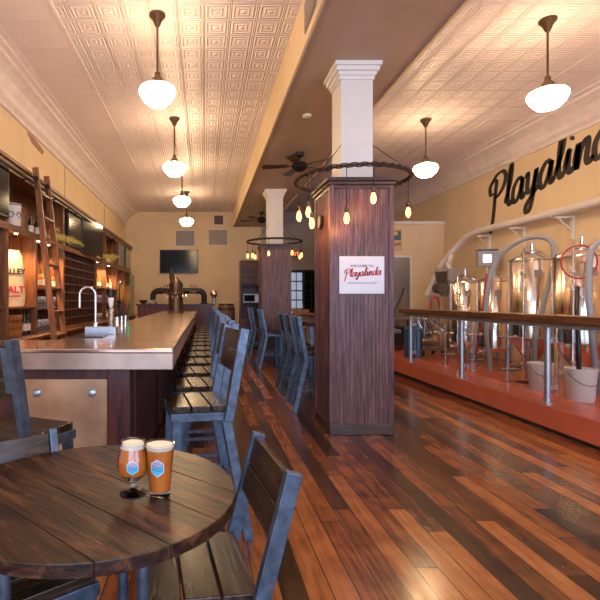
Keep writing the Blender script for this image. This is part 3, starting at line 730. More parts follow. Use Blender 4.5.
# crock
cr = empty('stoneware_crock', (-2.41, 5.86, ZM), 0, 'white stoneware crock with blue painting on the upper shelf', 'crock')
MB().lathe([(.10, 0), (.115, .02), (.118, .27), (.125, .285), (.125, .31), (.105, .312), (.105, .05), (0, .05)], n=28).build('body', 'crock', cr)
b = MB()
for zc in (.295, .03): b.lathe([(.1262 if zc > .2 else .1185, zc-.008), (.1262 if zc > .2 else .1185, zc+.008)], n=28)
for a0 in (-1.2, -.3):
    for sgn in (1, -1):
        pts = []
        for i in range(16):
            u = i/15*2*PI*.8; rr = .045*(1-i/22); aa = a0+sgn*rr*math.cos(u)/.118; zz = .16+rr*1.3*math.sin(u)
            pts.append((.1195*math.cos(aa), .1195*math.sin(aa), zz))
        b.tube(pts, .004, 5)
b.build('painted_scroll', 'cobalt', cr)
# sack
def sack():
    t = empty('grain_sack', (-2.40, 5.80, 1.27), math.radians(40), 'tan printed paper sack standing in the lit shelf bay', 'sack')
    vs = []; fs = []; n = 24; prof = [(0, .9), (.03, 1.), (.15, 1.04), (.35, 1.0), (.5, .97), (.62, .88), (.68, .70), (.70, .66)]
    for z, k in prof:
        dep = .085*(1 if z < .55 else max(.12, (.72-z)/.17))
        for j in range(n):
            a = 2*PI*j/n; ca, sa = math.cos(a), math.sin(a)
            vs.append((.17*k*math.copysign(abs(ca)**.5, ca), dep*math.copysign(abs(sa)**.6, sa), z))
    for i in range(len(prof)-1):
        for j in range(n): fs.append((i*n+j, i*n+(j+1) % n, (i+1)*n+(j+1) % n, (i+1)*n+j))
    fs += [tuple(reversed(range(n))), tuple((len(prof)-1)*n+j for j in range(n))]
    MB().add(vs, fs, True).build('bag', 'sack', t)
    textmesh('VALLEY', .092, 'lettering', 'letter', t, Matrix.Translation((-.0, -.0895, .40)) @ FRONT, .0012, bold=.004)
    textmesh('MALT', .115, 'lettering', 'signred', t, Matrix.Translation((-.0, -.0895, .17)) @ FRONT, .0012, bold=.004)
    MB().box(-.06, .10, -.0905, -.088, .12, .135).build('printed_rule', 'signred', t)
sack()
ct = empty('wooden_crate', (-2.42, 5.66, .90), 0, 'brown wooden crate on the back counter under the sack', 'crate')
MB().box(-.14, .15, -.21, .2, 0, .27).build('body', 'shelfZ', ct, .006)
cs = MB()
for z in (.03, .12, .21): cs.box(.15, .158, -.2, .19, z, z+.06)
cs.build('slat', 'midwood', ct)
# evergreen sprigs
def sprig(loc, rz, label, n=5, Ls=.4):
    g = MB()
    for i in range(n):
        a = rz+random.uniform(-.9, .9); l = Ls*random.uniform(.7, 1.1); dz = random.uniform(-.25, .12)
        pts = [Vector((math.cos(a)*l*u, math.sin(a)*l*u, .04+dz*l*u*u)) for u in (0, .25, .5, .75, 1)]
        g.tube(pts, [.004, .004, .003, .003, .001], 4)
        for u in range(26):
            q = u/26; k = min(3, int(q*4)); p = pts[k].lerp(pts[k+1], q*4-k)
            for s2 in range(3):
                dd = Vector((math.cos(a)*.5+random.uniform(-1, 1), math.sin(a)*.5+random.uniform(-1, 1), random.uniform(-.8, .8))).normalized()*.06
                g.tube([p, p+dd], [.0032, .0012], 3)
    tag(g.build('evergreen_sprig', 'pine', loc=loc), label, 'plant')
sprig((-2.22, 7.0, ZM+.01), .3, 'yellow-green evergreen sprig on the middle shelf just past the ladder', 7, .38)
sprig((-2.22, 9.95, ZM+.01), .2, 'yellow-green evergreen sprig on the middle shelf just past the televisions', 9, .42)
sprig((-2.22, 6.62, ZM+.01), -.1, 'evergreen sprig drooping behind the ladder rungs', 5, .3)
def tv(name, loc, rz, w, hh, label, tilt=0):
    t = empty(name, loc, rz, label, 'television')
    MB().box(-w/2, w/2, 0, .05, -hh/2, hh/2).build('housing', 'plastic', t, .006)
    MB().box(-w/2+.02, w/2-.02, -.003, 0, -hh/2+.025, hh/2-.02).build('screen', 'screen', t)
    MB().box(-.1, .1, .05, .09, -.08, .08).build('bracket', 'black', t)
    t.rotation_euler = (tilt, 0, rz); return t
tv('television', (-2.20, 8.0, 2.54), PI/2, .76, .60, 'black television over the bottle rack, nearer one')
tv('television', (-2.13, 9.0, 2.54), PI/2-.12, 1.12, .66, 'glossy black television over the bottle rack, farther one')
tv('television', (-2.20, 4.9, 2.56), PI/2, .80, .58, 'black television in the shelving at the left picture edge')
tv('television', (-.85, YB-.092, 2.63), 0, 1.27, .78, 'large black television on the back wall')
for i, y in enumerate((12.65, 13.75)):
    t = empty('framed_glass_door', (XF+.002, y, 2.56), PI/2, ['pale framed pane in the farthest upper shelf, nearer', 'pale framed pane in the farthest upper shelf, farther'][i], 'frame')
    MB().box(-.38, .38, -.02, 0, -.3, .3).build('frame', 'ventgrey', t, .004); MB().box(-.33, .33, -.024, -.02, -.25, .25).build('pane', 'stainbrush', t)
t = empty('round_top_sign', (XF+.002, 12.65, 1.55), PI/2, 'round dark and yellow barrel head hung in the far bay', 'sign')
MB().lathe([(.33, 0), (.33, .02)], n=28).build('disc', 'plastic', t, rot=(PI/2, 0, 0)); MB().lathe([(.24, .02), (.24, .024)], n=28).build('inlay', 'posteryellow', t, rot=(PI/2, 0, 0))
t = tag(MB().box(-2.15, -2.148+.02, 13.35, 14.2, .9, 2.1).build('green_panel', 'bottlegreen'), 'narrow olive green panel at the far end of the shelves', 'panel')

# things on the bar
tb = empty('glass_rinser', (-.84, 3.84, 1.07), 0, 'stainless tap block with a tall chrome gooseneck on the bar', 'tap')
MB().box(-.125, .125, -.06, .06, 0, .065).build('body', 'stainbrush', tb, .004)
pts = [(-.05, 0, .065), (-.05, 0, .32)] + [(-.115+.065*math.cos(a), 0, .32+.065*math.sin(a)) for a in [PI*i/10 for i in range(1, 11)]] + [(-.18, 0, .22)]
MB().tube(pts, .0095, 12).build('gooseneck', 'chrome', tb)
MB().lathe([(.022, .065), (.02, .09), (.012, .095)], (-.05, 0, 0), 16).build('collar', 'chrome', tb)
mt = tag(MB().box(-1.0, -.76, 3.50, 3.72, 1.07, 1.078).build('bar_mat', 'plastic', bevel=.003), 'black rubber mat in front of the stainless tap block', 'mat')
bp_ = empty('beer_tap', (-.80, 4.02, 1.07), 0, 'chrome beer tap column with a white and black handle', 'tap')
MB().lathe([(.045, 0), (.045, .015), (.024, .03), (.024, .20), (.03, .21), (.0, .215)], n=20).build('column', 'chrome', bp_)
MB().tube([(0, 0, .16), (.02, -.07, .16), (.02, -.09, .10)], .012, 10).build('faucet', 'chrome', bp_)
MB().lathe([(.012, .215), (.02, .24), (.026, .30), (.024, .36), (0, .365)], n=16).build('handle', 'white', bp_)
MB().lathe([(.0265, .30), (.026, .345), (.027, .37), (0, .372)], n=16).build('handle_top', 'black', bp_)
for i, (x, y, c_) in enumerate(((-.93, 5.0, 'black'), (-.93, 5.25, 'plastic'), (-.93, 5.5, 'black'))):
    t = empty('bar_tool', (x, y, 1.07), random.uniform(-.5, .5), ['dark pour spout standing on the bar behind the taps, nearest', 'dark pour spout standing on the bar behind the taps, middle', 'dark pour spout standing on the bar behind the taps, farthest'][i], 'tool')
    MB().lathe([(.04, 0), (.042, .10), (.036, .10), (.03, .01), (0, .01)], n=16).build('cup', 'chrome', t)
    for k in range(3): MB().tube([(0, 0, .012), (.06*math.cos(k*2), .06*math.sin(k*2), .24)], .008, 8).build('handle', c_, t)
gn = tag(MB().lathe([(.02, 0), (.02, .05), (.008, .06), (.006, .10)], (0, 0, 0), 12).build('small_green_bottle', 'postergreen', loc=(-.66, 4.05, 1.07)), 'small green squeeze bottle beside the beer tap', 'bottle')
# brass tower
tw = empty('beer_tower', (-.64, 10.5, 1.07), 0, 'big dark bronze bell-shaped beer tower at the far end of the bar', 'beer tower')
MB().lathe([(.19, 0), (.19, .03), (.165, .05), (.165, .36), (.20, .39), (.205, .42), (.17, .45), (.15, .56), (.165, .60), (.15, .66), (.10, .72), (.05, .76), (.03, .80), (0, .81)], n=32).build('bell', 'bronze', tw)
MB().tube([(-.05, -.02, .62), (-.09, -.02, .8), (-.10, -.02, 1.0)], [.05, .06, .02], 12).build('spout', 'rust', tw)
for a in range(6):
    an = -PI/2+(a-2.5)*.45
    f_ = MB().tube([(.16*math.cos(an), .16*math.sin(an), .40), (.25*math.cos(an), .25*math.sin(an), .38), (.26*math.cos(an), .26*math.sin(an), .32)], .013, 8).build('faucet', 'chrome', tw)
    MB().tube([(.22*math.cos(an), .22*math.sin(an), .40), (.23*math.cos(an), .23*math.sin(an), .52)], [.008, .016], 8).build('handle', 'black', f_)

# back wall counter and pipe tap rack
bk = empty('rear_counter', (-.8, 13.6, 0), 0, 'dark panelled counter across the back under the black pipes', 'counter')
MB().box(-1.15, 1.1, -.3, .35, 1.19, 1.235).build('countertop', 'darkwood', bk, .004); g = MB().box(-1.1, 1.05, -.26, .33, 0, 1.19)
for i in range(30): g.box(-1.08+i*.0715, -1.07+i*.0715, -.268, -.26, .08, 1.17)
g.build('body', 'redwood', bk)
pt = empty('pipe_tap_rack', (-.75, 13.6, 1.235), 0, 'fat black iron pipe arch with a row of taps on the back counter', 'taps')
ar = [(-.74, 0, 0), (-.74, 0, .22)] + [(-.74+.16-.16*math.cos(a), 0, .22+.16*math.sin(a)) for a in [PI/2*i/6 for i in range(1, 7)]] + [(.58, 0, .38)] + [(.58+.16*math.sin(a), 0, .22+.16*math.cos(a)) for a in [PI/2*i/6 for i in range(1, 7)]] + [(.74, 0, 0)]
MB().tube(ar, .082, 16).build('pipe', 'black', pt)
for x in (-.74, .74): MB().lathe([(.13, 0), (.13, .025), (.1, .03)], (x, 0, 0), 20).build('flange', 'black', pt)
fl = MB()
for x in (-.52, .52):
    fl.tube([(x-.02, 0, .38), (x+.02, 0, .38)], .105, 16)
fl.build('coupling', 'black', pt)
for i in range(8):
    x = .12+i*.055 if i > 3 else -.42+i*.055
    f_ = MB().tube([(x, -.08, .38), (x, -.14, .37), (x, -.15, .32)], .01, 8).build('faucet', 'chrome', pt)
    MB().tube([(x, -.11, .39), (x, -.11, .56)], [.008, .016], 8).build('handle', 'barrel', f_)
mk = empty('stand_mixer', (.27-.55+.55, 13.5, 1.235), 0, 'small silver machine at the right end of the back counter', 'machine')
MB().lathe([(.09, 0), (.09, .02), (.05, .04), (.045, .16), (.06, .18)], n=20).build('stand', 'stainbrush', mk)
MB().lathe([(.06, .18), (.105, .24), (.11, .32), (.07, .39), (0, .41)], n=20).build('head', 'stainless', mk)
for i, (x, z) in enumerate(((.66, 0), )):
    for k2, z in enumerate((0, .62)):
        b_ = empty('oak_barrel', (x, 14.3, z), 0, ['small oak barrel on the floor, lower of two by the back wall', 'small oak barrel stacked on top of another by the back wall'][k2], 'barrel')
        MB().lathe([(.22, 0), (.26, .15), (.275, .31), (.26, .47), (.22, .62)], n=24).build('staves', 'barrel', b_)
        for zz, rr in ((.03, .232), (.16, .266), (.46, .266), (.59, .232)): MB().lathe([(rr, zz-.02), (rr+.003, zz+.02)], n=24).build('hoop', 'black', b_)
for i, (x, y, w_) in enumerate(((-1.48, 13.45, .14), (-1.75, 13.45, .12))):
    b_ = empty('serving_bowl', (x, y, 1.235), 0, ['white bowl on the back counter left of the pipe arch', 'small dark jar at the left end of the back counter'][i], 'bowl')
    MB().lathe([(.05, 0), (w_*.8, .05), (w_, .11), (w_-.01, .11), (.04, .015), (0, .015)], n=20).build('body', ['cream', 'bronze'][i], b_)
# vents, thermostat
def wvent(x, z, w, hh, mat, label):
    t = empty('wall_vent', (x, YB, z), 0, label, 'vent')
    MB().box(-w/2, w/2, -.02, 0, -hh/2, hh/2).build('frame', 'cream', t, .003)
    MB().box(-w/2+.03, w/2-.03, -.024, -.02, -hh/2+.03, hh/2-.03).build('grille', mat, t)
    g = MB(); n = int(hh/.05)
    for i in range(n): z_ = -hh/2+.04+i*(hh-.08)/n; g.box(-w/2+.03, w/2-.03, -.032, -.024, z_, z_+.018)
    g.build('louvre', mat, t)
wvent(-.65, 3.41, .68, .56, 'ventgrey', 'square grey return grille above the wall television'); wvent(.45, 3.44, .68, .56, 'ventgrey', 'square grey return grille right of the one above the television')
wvent(.47, 4.02, .36, .36, 'ventdark', 'small dark vent near the ceiling of the back wall'); wvent(-2.1, 3.05, .06, .1, 'white', 'tiny white thermostat on the back wall left of the television')
tag(MB().add([(XL+.001, 7.0, 3.86), (XL+.001, 7.28, 3.87), (XL+.001, 7.75, 3.80), (XL+.001, 7.66, 3.72), (XL+.001, 7.2, 3.76), (XL+.006, 7.0, 3.86), (XL+.006, 7.28, 3.87), (XL+.006, 7.75, 3.80), (XL+.006, 7.66, 3.72), (XL+.006, 7.2, 3.76)],
    [(4,3,2,1,0),(5,6,7,8,9),(0,1,6,5),(1,2,7,6),(2,3,8,7),(3,4,9,8),(4,0,5,9)]).build('wall_patch', 'plasterpatch'), 'brown torn patch high on the left wall above the shelves', 'patch')

# dark cabinet, exit, doors in the middle back
cb = empty('shelf_cabinet', (1.3, 13.3, 0), 0, 'tall dark cabinet with open shelves left of the far column', 'cabinet')
MB().box(-.30, -.27, -.25, .25, 0, 2.45).box(.27, .30, -.25, .25, 0, 2.45).box(-.3, .3, .22, .25, 0, 2.45).build('case', 'darkwoodZ', cb)
g = MB()
for z in (.05, .8, 1.25, 1.75, 2.42): MB().box(-.27, .27, -.24, .22, z, z+.03).build('shelf', 'darkwood', cb)
MB().box(-.27, .27, -.26, -.24, 1.8, 2.42).build('door', 'darkwood', cb, .004); MB().box(-.27, .27, -.26, -.24, .08, .8).build('door', 'darkwood', cb, .004)
mw = empty('microwave', (1.3, 13.27, 1.28), 0, 'silver and black appliance on the shelf of the dark cabinet', 'appliance')
MB().box(-.22, .22, -.18, .16, 0, .24).build('case', 'stainbrush', mw, .006); MB().box(-.2, .1, -.185, -.18, .03, .21).build('door', 'screen', mw)
ex = empty('exit_sign', (2.98, YB, 2.89), 0, 'glowing red exit sign on the grey back wall', 'sign')
MB().box(-.17, .17, -.05, 0, -.1, .1).build('housing', 'cream', ex, .004); textmesh('EXIT', .17, 'lettering', 'exit', ex, Matrix.Translation((0, -.052, -.06)) @ FRONT, .002)
MB().box(-.165, .165, -.052, -.05, -.095, .095).build('face', 'ventdark', ex)
for i, x in enumerate((2.82, 3.32)):
    d = tag(empty('door_%d' % (i+1), (x+.24, YB, 0)), kind='structure')
    MB().box(-.24, .24, -.05, 0, 0, 2.35).build('frame', 'plastic', d, .003)
    p = MB()
    for r_ in range(5):
        for c_ in range(2): p.box(-.2+c_*.21, -.02+c_*.21, -.056, -.05, .75+r_*.31, 1.02+r_*.31)
    p.build('pane', 'daywin' if i == 0 else 'screen', d)
    MB().tube([(.2, -.05, 1.0), (.2, -.09, 1.0), (.2, -.09, 1.2), (.2, -.05, 1.2)], .01, 8).build('handle', 'chrome', d)
# low wooden chairs and table at middle back
t = empty('dining_table', (2.6, 12.4, 0), 0, 'brown wooden table among wooden chairs by the back doors', 'table')
MB().box(-.45, .45, -.45, .45, .96, 1.0).build('tabletop', 'midwood', t, .006); MB().lathe([(.25, 0), (.25, .02), (.04, .05), (.04, .96)], n=16).build('pedestal', 'black', t)
def wchair():
    t = empty('wooden_chair', (0, 0, 0), 0, 'x', 'chair')
    MB().box(-.2, .2, -.2, .2, .66, .70).build('seat', 'midwood', t, .006)
    for sx in (-1, 1):
        MB().bar((sx*.17, .17, .66), (sx*.19, .2, 0), .035, .035).build('leg', 'midwood', t); MB().bar((sx*.17, -.17, .66), (sx*.19, -.22, 0), .035, .035).build('leg', 'midwood', t)
        MB().bar((sx*.18, -.18, .69), (sx*.18, -.26, 1.12), .03, .035).build('back_post', 'midwood', t)
    MB().bar((0, -.255, 1.12), (0, -.245, 1.02), .38, .022).build('backrest', 'midwood', t, .004); MB().bar((0, -.235, .93), (0, -.228, .88), .34, .02).build('back_slat', 'midwood', t)
    return t
W0 = wchair()
for i, (x, y, r_) in enumerate(((2.35, 11.7, 0), (2.85, 11.7, .1), (1.9, 12.4, -PI/2), (2.6, 13.1, PI))):
    place(W0, (x, y, 0), r_, ['orange-brown wooden chair before the back table, left', 'orange-brown wooden chair before the back table, right', 'orange-brown wooden chair left of the back table', 'orange-brown wooden chair behind the back table'][i], i > 0)

# ---------------------------------------------------------------- brewery: rail
rl = empty('drink_rail', (3.6, 3.0, 0), 0, 'long varnished wooden drink rail on steel along the brewing platform', 'rail')
def rp(mb, name, mat, bev=0.): o = mb.build(name, mat, rl, bev); o.location = (-3.6, -3.0, 0); return o
rp(MB().box(3.47, 3.80, -.5, 8.42, 1.12, 1.195), 'rail_top', 'railwood', .006)
rp(MB().box(3.52, 3.57, -.5, 8.38, 1.075, 1.119).box(3.70, 3.75, -.5, 8.38, 1.075, 1.119).box(3.52, 3.75, -.5, 8.38, 1.068, 1.075), 'steel_channel', 'galv', .003)
for i, y in enumerate((1.68, 3.34, 5.0, 6.67, 8.32)):
    rp(MB().tube([(3.65, y, .25), (3.65, y, 1.07)], .031, 18), 'post', 'galv')
    rp(MB().lathe([(.06, .25), (.06, .262), (.036, .268), (.036, .30)], (3.65, y, 0), 20), 'post_foot', 'galv')
    for z in (.42, .92):
        rp(MB().box(3.675, 3.75, y-.02, y+.02, z-.03, z+.03), 'glass_clamp', 'stainbrush', .004)
for i, (a, b) in enumerate(((-.4, 1.64), (1.72, 3.30), (3.38, 4.96), (5.04, 6.63), (6.71, 8.28))):
    rp(MB().box(3.715, 3.723, a, b, .33, 1.05), 'glass_panel', 'panel')

# tanks
def tank(x, y, R, zb, zt, cone, label, legs=True, topstyle=0):
    t = empty('brewing_tank', (x, y, .25), 0, label, 'tank')
    zb -= .25; zt -= .25; n = 48
    cyl0 = zb + (.36 if cone else .06)
    prof = ([(.03, zb), (.06, zb+.0), (R, cyl0)] if cone else [(0, zb), (R*.7, zb), (R-.03, zb+.012), (R, cyl0)]) + [(R, cyl0+.001), (R, zt), (R*.97, zt+.015), (R*.45, zt+.095), (R*.40, zt+.10)]
    MB().lathe(prof, n=n).build('shell', 'tank', t)
    for z in (cyl0+.01, zt-.01): MB().lathe([(R+.001, z-.008), (R+.005, z), (R+.001, z+.008)], n=n).build('weld_band', 'stainbrush', t)
    MB().lathe([(R*.42, zt+.09), (R*.45, zt+.10), (R*.45, zt+.12), (R*.36, zt+.135), (0, zt+.14)], n=28).build('manway', 'stainbrush', t)
    MB().tube([(0, 0, zt+.13), (0, 0, zt+.25)], .022, 12).build('top_port', 'chrome', t)
    nl = 4 if R > .27 else 3
    for i in range(nl):
        a = PI/4+i*2*PI/nl; lx, ly = (R-.04)*math.cos(a), (R-.04)*math.sin(a)
        l_ = MB().tube([(lx, ly, 0), (lx, ly, cyl0+(.0 if cone else -.03))], .019, 12).build('leg', 'stainbrush', t); MB().lathe([(.035, 0), (.035, .012), (.02, .02)], (lx, ly, 0), 14).build('foot_pad', 'chrome', l_)
    for z in (.12,):
        pts = [((R-.04)*math.cos(PI/4+i*2*PI/nl), (R-.04)*math.sin(PI/4+i*2*PI/nl), z) for i in range(nl)]; MB().tube(pts, .010, 8, True).build('leg_brace', 'stainbrush', t)
    # side pipe with valves on the camera-left side
    a = math.radians(218); sx, sy = (R+.045)*math.cos(a), (R+.045)*math.sin(a)
    MB().tube([(sx, sy, max(.12, zb-.1)), (sx, sy, zt+.10), (sx*.6, sy*.6, zt+.19)], .013, 10).build('side_pipe', 'chrome', t)
    for z in (zt-.42, zt-.2, zb+.15):
        v_ = MB().lathe([(.028, -.014), (.032, 0), (.028, .014)], (sx, sy, z), 14).build('clamp', 'chrome', t)
        MB().tube([(sx, sy, z), (sx-.05, sy-.05, z)], .010, 8).tube([(sx-.045, sy-.045, z), (sx-.045, sy-.045, z+.06)], .007, 8).build('valve', 'chrome', v_)
    # drain
    MB().tube([(-R*.3, -.05, zb+.02), (-R-.08, -.1, zb+.02-.03)], .016, 10).build('outlet', 'chrome', t)
    MB().lathe([(.03, -.02), (.034, 0), (.03, .02)], n=14).build('butterfly_valve', 'chrome', t, loc=(-R-.05, -.095, zb-.005), rot=(0, PI/2, 0))
    a = math.radians(250); q = MB().box(-.045, .045, -.004, .004, -.05, .05).build('name_plate', 'ventgrey', t, loc=((R+.004)*math.cos(a)*1.0, (R+.004)*math.sin(a), zt-.2), rot=(0, 0, a+PI/2))
    return t
tank(4.72, 5.88, .315, .45, 1.89, True, 'large conical steel fermenter at the right picture edge')
tank(4.72, 6.78, .29, .45, 1.92, True, 'large conical steel fermenter second from the right, under the grey hose arch')
tank(4.76, 7.72, .26, .51, 1.66, False, 'smaller flat-bottomed steel kettle in the middle of the tank row')
tank(4.78, 8.62, .25, .51, 1.67, False, 'smaller steel kettle, farthest left of the tank row')
tank(4.75, 4.85, .315, .45, 1.89, True, 'conical steel fermenter just outside the right picture edge')

# hoses
def hose(name, pts, r, mat, label, n=6):
    return tag(MB().tube(catmull(pts, n), r, 10).build(name, mat), label, 'hose')
hose('grey_hose', [(4.25, 6.98, .30), (4.22, 7.05, 1.0), (4.25, 7.02, 1.6), (4.36, 6.95, 2.0), (4.52, 6.62, 2.21), (4.62, 6.3, 2.16), (4.66, 6.28, 1.9), (4.56, 6.32, 1.3), (4.45, 6.32, .8), (4.44, 6.32, .28)], .033, 'grey', 'thick grey hose arching over the second fermenter')
hose('grey_hose', [(4.55, 5.33, 2.05), (4.36, 5.30, 1.9), (4.30, 5.26, 1.5), (4.30, 5.24, 1.2), (4.36, 5.25, .7), (4.45, 5.3, .28)], .032, 'grey', 'thick grey hose hanging beside the rightmost fermenter')
lp = [(4.335+.17*math.cos(a), 5.44-.05*math.cos(a), 1.79+.19*math.sin(a)) for a in [2*PI*i/24+PI/2 for i in range(25)]]
hose('red_cable', [(4.5, 5.60, 2.0)] + lp + [(4.42, 5.5, 2.0)], .009, 'red', 'loop of red cable hanging on the rightmost fermenter', 3)
hose('red_hose', [(4.42, 7.36, 1.76), (4.37, 7.36, 1.3), (4.33, 7.38, .85), (4.28, 7.42, .5), (4.2, 7.6, .27)], .014, 'red', 'thin red hose running down in front of the middle kettle')
hose('black_hose', [(4.10, 5.14, .50), (4.10, 5.15, .9), (4.16, 5.25, 1.2), (4.30, 5.42, 1.5)], .024, 'plastic', 'black hose dropping into the near bucket')
hose('yellow_cord', [(4.30, 5.72, .27), (4.18, 5.6, .5), (4.14, 5.55, .8), (4.22, 5.6, 1.1)], .006, 'posteryellow', 'thin yellow cord under the rightmost fermenter')
def bucket(x, y, s_, label):
    t = empty('bucket', (x, y, .25), 0, label, 'bucket')
    MB().lathe([(0, .0), (.118*s_, 0), (.125*s_, .01), (.145*s_, .33*s_), (.152*s_, .335*s_), (.152*s_, .355*s_), (.142*s_, .355*s_), (.12*s_, .02), (0, .02)], n=32).build('pail', 'bucket', t)
    MB().tube([(.15*s_*math.cos(a), .15*s_*math.sin(a)*1.0-.0, .31*s_+.13*s_*-abs(math.sin(a))) for a in [PI+PI*i/16 for i in range(17)]], .003, 6).build('handle', 'black', t)
bucket(4.10, 5.72, .95, 'white plastic bucket, farther of two on the platform'); bucket(4.12, 5.14, 1.0, 'white plastic bucket with a black hose in it, nearer one')
# standpipes on the platform
for i, (x, y, hh) in enumerate(((4.25, 7.02+.3, .75), (4.15, 6.35, .8), (4.2, 8.1, .7))):
    t = empty('transfer_pump', (x-.05, y, .25), 0, ['steel valve manifold on the platform under the middle kettle', 'steel valve manifold on the platform before the second fermenter', 'steel valve manifold on the platform by the farthest kettle'][i], 'pump')
    MB().tube([(0, 0, 0), (0, 0, hh)], .014, 10).build('standpipe', 'chrome', t)
    MB().lathe([(.05, 0), (.05, .015), (.02, .02)], n=16).build('foot', 'stainbrush', t)
    MB().tube([(-.12, 0, hh*.75), (.14, 0, hh*.75)], .013, 10).build('cross_pipe', 'chrome', t)
    MB().tube([(-.1, .0, .16), (.15, .0, .16)], .02, 10).build('pump_body', 'stainbrush', t)
    for xx in (-.1, .1): MB().lathe([(.02, -.03), (.034, 0), (.02, .03)], (xx, 0, hh*.75), 12).build('valve', 'chrome', t)
# white pipe
wp = empty('wall_pipe', (5.45, 8, 2.7), 0, 'long white auger pipe along the right wall curving down', 'pipe')
run = [(5.45, 3.0, 2.70), (5.45, 4.5, 2.70), (5.45, 6, 2.71), (5.45, 7.5, 2.71), (5.45, 9.2, 2.72), (5.44, 9.65, 2.68), (5.38, 9.95, 2.52), (5.26, 10.15, 2.28), (5.16, 10.28, 2.06), (5.02, 10.36, 1.7), (4.93, 10.4, 1.45)]
o = MB().tube(catmull(run, 8), .062, 16).build('pipe', 'pipewhite', wp); o.location = (-5.45, -8, -2.7)
for y in (4.9, 6.1, 7.2, 8.3, 9.3):
    m = MB().box(5.38, 5.65, y-.02, y+.02, 2.60, 2.635).box(5.62, 5.65, y-.03, y+.03, 2.28, 2.64); m.bar((5.42, y, 2.6), (5.63, y, 2.40), .02, .02)
    o = m.build('bracket', 'pipewhite', wp, .003); o.location = (-5.45, -8, -2.7)
for y in (5.2, 7.4):
    o = MB().tube([(5.45, y-.05, 2.705), (5.45, y+.05, 2.705)], .072, 16).build('coupling', 'pipewhite', wp); o.location = (-5.45, -8, -2.7)
# control box
cx = empty('control_box', (5.37, 9.0, 2.14), PI/2, 'grey control box with lit display above the tanks', 'control box')
MB().box(-.2, .2, -.02, .2, -.15, .13).build('case', 'grey', cx, .006); MB().box(-.2, .2, -.0, .2, .131, .17).build('lid', 'plastic', cx)
bpy.context.view_layer.update(); cx.rotation_euler = (0, 0, math.radians(-20)); cx.location = (5.34, 8.85, 2.14); cx.scale = (.85, .85, 1)
MB().box(-.10, .06, -.026, -.02, -.08, .06).build('display', 'lcd', cx)
MB().tube([(.0, .1, -.15), (.0, .1, -1.85)], .02, 10).build('pole', 'galv', cx); MB().lathe([(.09, -1.85), (.09, -1.835), (.02, -1.83)], (0, .1, 0), 16).build('foot', 'galv', cx)
# grain mill
gm = empty('grain_mill', (5.08, 9.95, .40), 0, 'grey grain mill on a steel frame at the foot of the white pipe', 'mill')
for sx in (-1, 1):
    for sy in (-1, 1): MB().bar((sx*.2, sy*.18, -.15), (sx*.2, sy*.18, 1.0), .035, .035).build('leg', 'stainbrush', gm)
MB().box(-.24, .24, -.22, .22, 1.0, 1.03).box(-.2, .2, -.18, .18, .4, .42).build('shelf', 'stainbrush', gm)
MB().lathe([(.08, 1.03), (.12, 1.1), (.15, 1.3), (.22, 1.55), (.22, 1.62)], n=4, smooth=False).build('hopper', 'stainbrush', gm)
MB().tube([(-.1, -.12, 1.2), (-.1, .12, 1.2)], .11, 18).build('motor', 'ventdark', gm); MB().tube([(.1, -.2, 1.35), (-.05, -.2, 1.72)], .05, 12).tube([(.0, -.1, 1.6), (.12, -.05, 1.9)], .05, 12).build('chute', 'pipewhite', gm)
MB().box(-.05, .19, -.26, -.2, 1.35, 1.6).build('switch_box', 'grey', gm, .005)
pg = empty('pump_cart', (4.45, 9.35, .25), 0, 'tangle of steel pump parts and hoses on the platform beside the mill', 'pump')
MB().box(-.22, .22, -.25, .25, .12, .16).build('deck', 'stainbrush', pg, .004)
for sx in (-1, 1):
    for sy in (-1, 1): MB().lathe([(.06, -.015), (.06, .015)], n=16).build('wheel', 'plastic', pg, loc=(sx*.2, sy*.2, .06), rot=(0, PI/2, 0))
MB().tube([(-.15, 0, .28), (.15, 0, .28)], .10, 18).build('motor', 'stainless', pg)
for i in range(7):
    p = [Vector((random.uniform(-.22, .22), random.uniform(-.22, .22), random.uniform(.2, .95))) for _ in range(4)]
    MB().tube(catmull([(0, 0, .3)] + p, 5), .016, 8).build('pipe', ['chrome', 'stainbrush', 'grey'][i % 3], pg)
bw = empty('water_drum', (4.0, 9.0, .25), 0, 'dark blue plastic drum behind the far end of the rail', 'drum')
MB().lathe([(.15, 0), (.16, .02), (.165, .2), (.16, .22), (.165, .4), (.16, .55), (.1, .6), (0, .6)], n=24).build('body', 'blue', bw); MB().lathe([(.04, .6), (.04, .63)], (.06, 0, 0), 12).build('cap', 'black', bw)
# stainless cooler door
d = tag(empty('door_3', (4.35, COOL, .25)), kind='structure')
MB().box(-.52, .52, -.05, 0, 0, 2.15).build('frame', 'white', d, .004); MB().box(-.47, .47, -.08, -.05, .02, 2.10).build('leaf', 'stainbrush', d, .006)
MB().tube([(-.4, -.08, .85), (-.4, -.13, .9), (-.4, -.13, 1.15), (-.4, -.08, 1.2)], .012, 8).build('door_handle', 'black', d)
for x in (4.05, 4.28):
    hose('black_hose', [(x, 10.6, .95), (x+.02, 10.6, 1.15), (x+.12, 10.62, 1.32), (x+.2, 10.65, 1.5), (x+.24, 10.65, 1.62)], .018, 'plastic', 'black curved hose rising before the steel cooler door, %s' % ('left' if x < 4.1 else 'right'))
t = empty('work_bench', (4.25, 10.55, .25), 0, 'low dark steel bench before the cooler door', 'bench')
MB().box(-.45, .45, -.25, .25, .66, .70).build('worktop', 'stainbrush', t, .004)
for sx in (-1, 1):
    for sy in (-1, 1): MB().bar((sx*.4, sy*.2, 0), (sx*.4, sy*.2, .66), .03, .03).build('leg', 'black', t)
MB().box(-.42, .42, -.2, .2, .1, .5).build('cabinet', 'plastic', t)
hl_ = [(4.785+.09*math.cos(a), 9.765+.02*i/40, 1.22+.2*math.sin(a)) for i, a in enumerate([2*PI*j/12 for j in range(30)])]
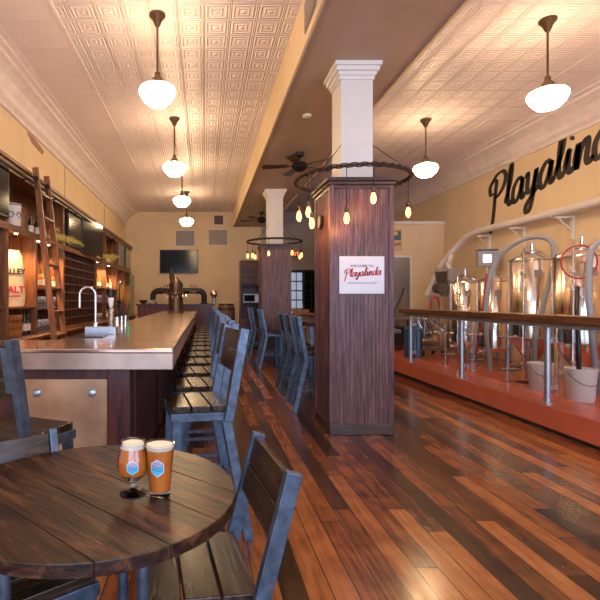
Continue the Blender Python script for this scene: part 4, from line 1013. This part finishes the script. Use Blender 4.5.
t = tag(MB().tube(catmull(hl_, 3), .016, 8).build('red_hose_coil', 'red'), 'coil of red hose hanging near the grain mill', 'hose')
ps = empty('poster', (4.36, COOL, 2.78), 0, 'framed poster with blue picture and red lettering above the cooler door', 'poster')
MB().box(-.17, .30, -.02, 0, -.27, .25).build('board', 'sack', ps, .003); MB().box(-.15, .27, -.024, -.02, -.02, .20).build('picture', 'posterblue', ps)
MB().box(-.1, .0, -.027, -.024, .08, .18).build('picture_green', 'postergreen', ps); MB().box(.05, .2, -.027, -.024, .1, .18).build('picture_yellow', 'posteryellow', ps)
script_word('Playalinda', .075, ps, 'signred', .002, Matrix.Translation((-.13, -.022, -.17)) @ FRONT @ Matrix.Rotation(math.radians(6), 4, 'Z'), .08, .2, True)
cj = tag(MB().tube([(5.3, COOL-.012, 3.14), (5.3, COOL-.012, 2.3), (5.3, COOL-.012, .26)], .010, 8).build('conduit', 'cream'), 'thin conduit running down the cooler wall near the corner', 'conduit')

# ---------------------------------------------------------------- light
w = bpy.data.worlds.new('world'); bpy.context.scene.world = w; w.use_nodes = True
bg = w.node_tree.nodes['Background']; bg.inputs[0].default_value = (.56, .70, 1.0, 1); bg.inputs[1].default_value = 4.6
for x0, x1 in ((XL+.3, 1.3), (1.8, XR-.3)):
    l = bpy.data.lights.new('window_portal', 'AREA'); l.shape = 'RECTANGLE'; l.size = x1-x0; l.size_y = 3.1; l.cycles.is_portal = True
    o = bpy.data.objects.new('window_portal', l); C.objects.link(o); o.location = ((x0+x1)/2, YF-.06, 2.05); o.rotation_euler = (-PI/2, 0, 0)
    o.rotation_euler = (PI/2, 0, 0)

cam = bpy.data.cameras.new('camera'); cam.lens = 470/600*36; cam.sensor_width = 36; cam.shift_x = 95.5/600; cam.clip_start = .05
co = bpy.data.objects.new('camera', cam); C.objects.link(co); co.location = (0, 0, H); co.rotation_euler = (PI/2, 0, 0)
sc = bpy.context.scene; sc.camera = co
sc.view_settings.view_transform = 'Standard'; sc.view_settings.look = 'None'; sc.view_settings.gamma = 1; sc.view_settings.use_curve_mapping = False
sc.view_settings.exposure = .45
